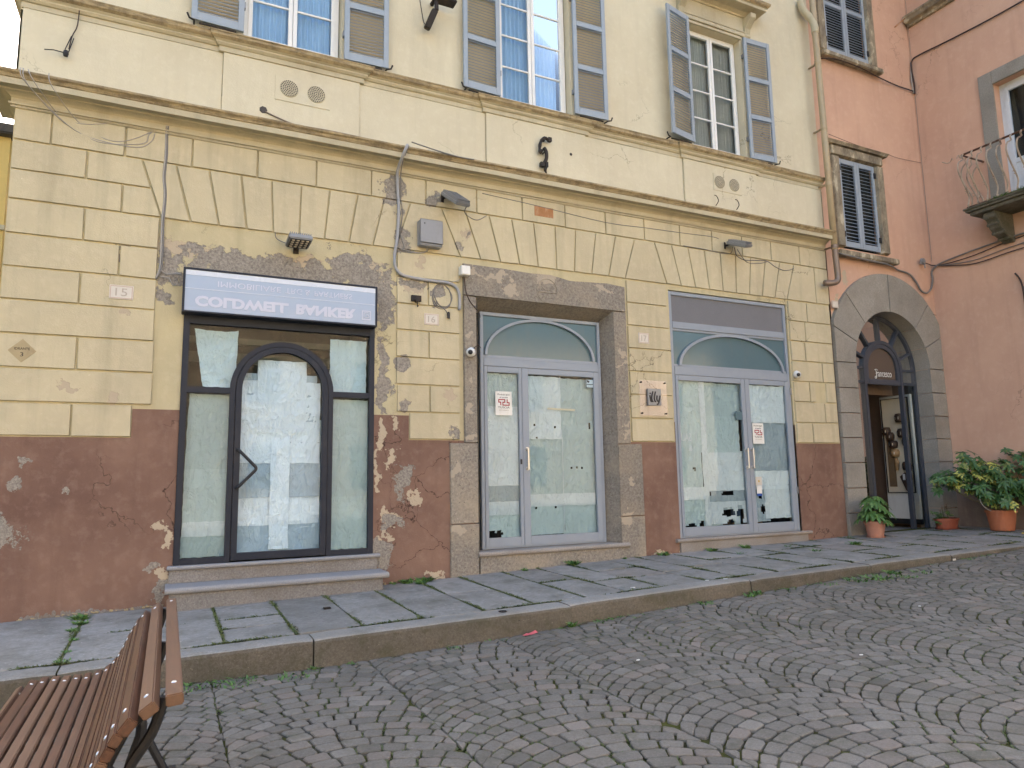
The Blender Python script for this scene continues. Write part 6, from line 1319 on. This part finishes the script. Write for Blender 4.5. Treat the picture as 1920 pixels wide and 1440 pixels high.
# fatsia
fx_, fy_ = 10.02, 7.62; fz = walk_z(fx_, fy_)
ft = pot('potted_fatsia', 'fatsia with lobed green leaves in a pale terracotta pot left of the archway', 'potted plant', (fx_, fy_, fz), .115, .15, .24, 'terra2')
random.seed(21)
mb = MB(); mb.tube([(0, 0, .2), (.01, 0, .45), (-.01, .01, .62)], .011, 6); mb.build('stem', M['stem'], ft)
for i in range(30):
    h = .27 + .38 * (i / 30) + uni(-.03, .03); a = i * 2.4 + uni(-.3, .3); rr = .20 - .15 * (i / 30) + uni(-.02, .04); b0 = Vector((0, 0, max(.24, h - .06))); tip = Vector((rr * math.cos(a), rr * math.sin(a), h))
    mb = MB(); mb.tube([b0, (b0 + tip) / 2 + Vector((0, 0, .02)), tip], .0035, 4); mb.build('leaf_stalk', M['stem'], ft)
    up_ = Vector((math.cos(a) * .55, math.sin(a) * .55, .85)).normalized(); hd2 = (Vector((math.cos(a), math.sin(a), -.35))); hd2 = (hd2 - up_ * hd2.dot(up_)).normalized(); palmate(tip, hd2, up_, uni(.13, .18), M['leaf'], ft, I4)
tp = pot('empty_pot', 'small terracotta pot half hidden behind the fatsia pot', 'pot', (10.28, 7.80, walk_z(10.28, 7.8)), .08, .11, .2, 'terra', False)
# oblong planter
pl_ = pot('planter', 'low red brown planter with small green plants at the right of the doorway', 'planter', (12.05, 7.78, walk_z(12.05, 7.8)), .13, .15, .17, 'terra3', True, 1.6, 0)
for i in range(46):
    a = uni(0, 6.28); rr = math.sqrt(rnd()) * .13; c = Vector((rr * math.cos(a) * 1.6 - .05, rr * math.sin(a), .17 + uni(0, .13))); c.x -= max(0, c.z - .22) * 1.2
    if i < 10: c = Vector((-.24 + uni(-.05, .05), uni(-.08, .08), .12 + uni(-.06, .2)))
    whorl(c, Vector((uni(-.6, .6), uni(-.9, .2), 1)), 5, uni(.03, .05), .026, M['leafs'], 'leaf', pl_, I4)
for i in range(5):
    c = Vector((-.18 + .05 * i, uni(-.05, .05), .34 + uni(-.04, .08))); mb = MB(); mb.tube([(c.x + .03, c.y, .16), tuple(c)], .003, 4); mb.build('twig', M['stem'], pl_); whorl(c, Vector((0, -.3, 1)), 5, .026, .014, M['redleaf'], 'leaf', pl_, I4)
# variegated schefflera
sx_, sy_ = 12.30, 7.02; sz_ = walk_z(sx_, sy_)
sc_ = pot('potted_schefflera', 'large variegated green and yellow bush in an orange terracotta pot', 'potted plant', (sx_, sy_, sz_), .17, .215, .33, 'terra', False)
sc_.children[0].name = 'pot'
random.seed(5)
blobs = [(-.62, .42, .74, .26, .16), (-.38, .34, .86, .24, .18), (-.20, .30, 1.08, .22, .16), (-.05, .05, .96, .26, .18), (.18, -.10, 1.12, .26, .17), (.30, -.25, 1.02, .24, .17), (.05, -.1, .78, .3, .2), (-.22, .12, .62, .28, .18), (.22, -.3, .70, .28, .22), (.0, -.1, .52, .34, .16), (.32, -.45, .86, .24, .18), (.3, -.5, .58, .26, .18), (-.1, .0, .86, .25, .15), (-.32, .22, .72, .26, .18), (-.1, .05, .55, .26, .14), (.15, -.15, .56, .28, .16), (-.45, .36, .84, .26, .16), (.05, -.05, .72, .32, .2), (-.3, .25, .95, .26, .16)]
Lw = 0
while Lw < 298:
    bx = random.choice(blobs); v = Vector((random.gauss(0, 1), random.gauss(0, 1), random.gauss(0, 1))).normalized() * (rnd() ** .35)
    c = Vector((bx[0] * 1.06 + v.x * bx[3] * .95, bx[1] * 1.05 + v.y * bx[3] * .75, bx[2] * 1.07 + v.z * bx[4] * 1.1))
    if c.x > .36: c.x = .36 - uni(0, .1)
    ax = Vector((v.x * .8 - .15, v.y * .6 - .45, .75 + v.z * .4)); whorl(c, ax, random.randint(7, 8), uni(.095, .13), .044, M['leafv'], 'leaf', sc_, I4, droop=.35, t=rnd()); Lw += 1
for i, bx in enumerate(blobs):
    mb = MB(); mb.tube(smoothpath([(uni(-.05, .05), uni(-.05, .05), .3), (bx[0] * .4, bx[1] * .4, .3 + (bx[2] - .3) * .35), (bx[0] * .8, bx[1] * .8, bx[2] - .12), (bx[0], bx[1], bx[2])], 3), .009, 5); mb.build('branch', M['stem'], sc_)
cable('stem_tube', [(11.90, 1.05, 7.10), (11.93, .95, 7.08), (12.03, .87, 7.05), (12.15, .83, 7.03)], .006, 'wirel', 'pale bent stake beside the variegated bush', 'stake')

# ================================================================== LITTER AND STREET BITS
mb = MB(); z = road_z(2.9, 5.7)
mb.face([(2.84, 5.70, z + .012), (2.90, 5.735, z + .02), (2.95, 5.72, z + .012), (2.88, 5.69, z + .008)]); mb.face([(2.90, 5.72, z + .014), (3.0, 5.76, z + .03), (3.02, 5.745, z + .012), (2.93, 5.70, z + .008)]); tag(mb.build('litter_scrap', M['litter']), 'crumpled pink scrap of paper at the foot of the kerb', 'litter')
mb = MB(); mb.lathe([(.02, -.01), (.032, .004), (.036, .006), (.04, 0)], (2.75, 5.90, walk_z(2.75, 5.9)), 14); mb.lathe([(0, -.004), (.022, .001)], (2.75, 5.90, walk_z(2.75, 5.9) + .002), 10); tag(mb.build('kerb_socket', M['iron']), 'round metal socket set in the top of the kerb', 'socket')
for x in (2.66, 2.86):
    mb = MB(); mb.box(x - .009, x + .009, KY - .006, KY + .01, .215, .26); tag(mb.build('kerb_slot', M['inkd']), 'dark slot in the kerb face under the metal socket, ' + ('left' if x < 2.7 else 'right') + ' one of the pair', 'slot')
mb = MB(); mb.box(1.36, 1.44, 6.88, 6.95, walk_z(1.4, 6.9), walk_z(1.4, 6.9) + .02); tag(mb.build('iron_stud', M['iron'], bevel=.01), 'rusty iron stud set in a pavement slab near the step', 'stud')
for (x, y, lb) in ((4.35, 6.15, 'white flake lying on the pavement near the kerb'), (5.2, 6.02, 'white flake on the kerb edge, left of two'), (5.42, 5.98, 'white flake on the kerb edge, right of two'), (1.35, 3.1, 'white pebble on the cobbles near the front'), (3.2, 4.5, 'white pebble in the middle of the cobbles'), (4.6, 3.7, 'white chip among the right cobbles'), (6.3, 4.4, 'white scrap far right on the cobbles')):
    zz = (walk_z(x, y) if y > KY else rz(x, y)) + .004; mb = MB(); n = 7; s_ = .018 if y > KY else .010; P = [(x + s_ * uni(.5, 1.3) * 1.8 * math.cos(6.28 * i / n), y + s_ * uni(.5, 1.2) * math.sin(6.28 * i / n)) for i in range(n)]; mb.prism(P, lambda a, b_: (a, b_, zz), lambda a, b_: (a, b_, zz + .005)); tag(mb.build('pale_chip', M['plastic']), lb, 'chip')
mb = MB(); mb.face([(9.02, KY - .004, .32), (9.10, KY - .004, .325), (9.09, KY - .002, .40), (9.03, KY - .002, .398)]); tag(mb.build('kerb_mark', M['tile']), 'short white paint mark on the face of the kerb', 'paint mark')
mb = MB(); zz = walk_z(12.0, 6.6) + .01; mb.face([(11.95, 6.55, zz), (12.05, 6.60, zz + .02), (12.15, 6.58, zz), (12.06, 6.53, zz + .005)]); tag(mb.build('dry_leaf', M['leafy']), 'dry yellow leaf on the pavement by the orange pot', 'leaf')
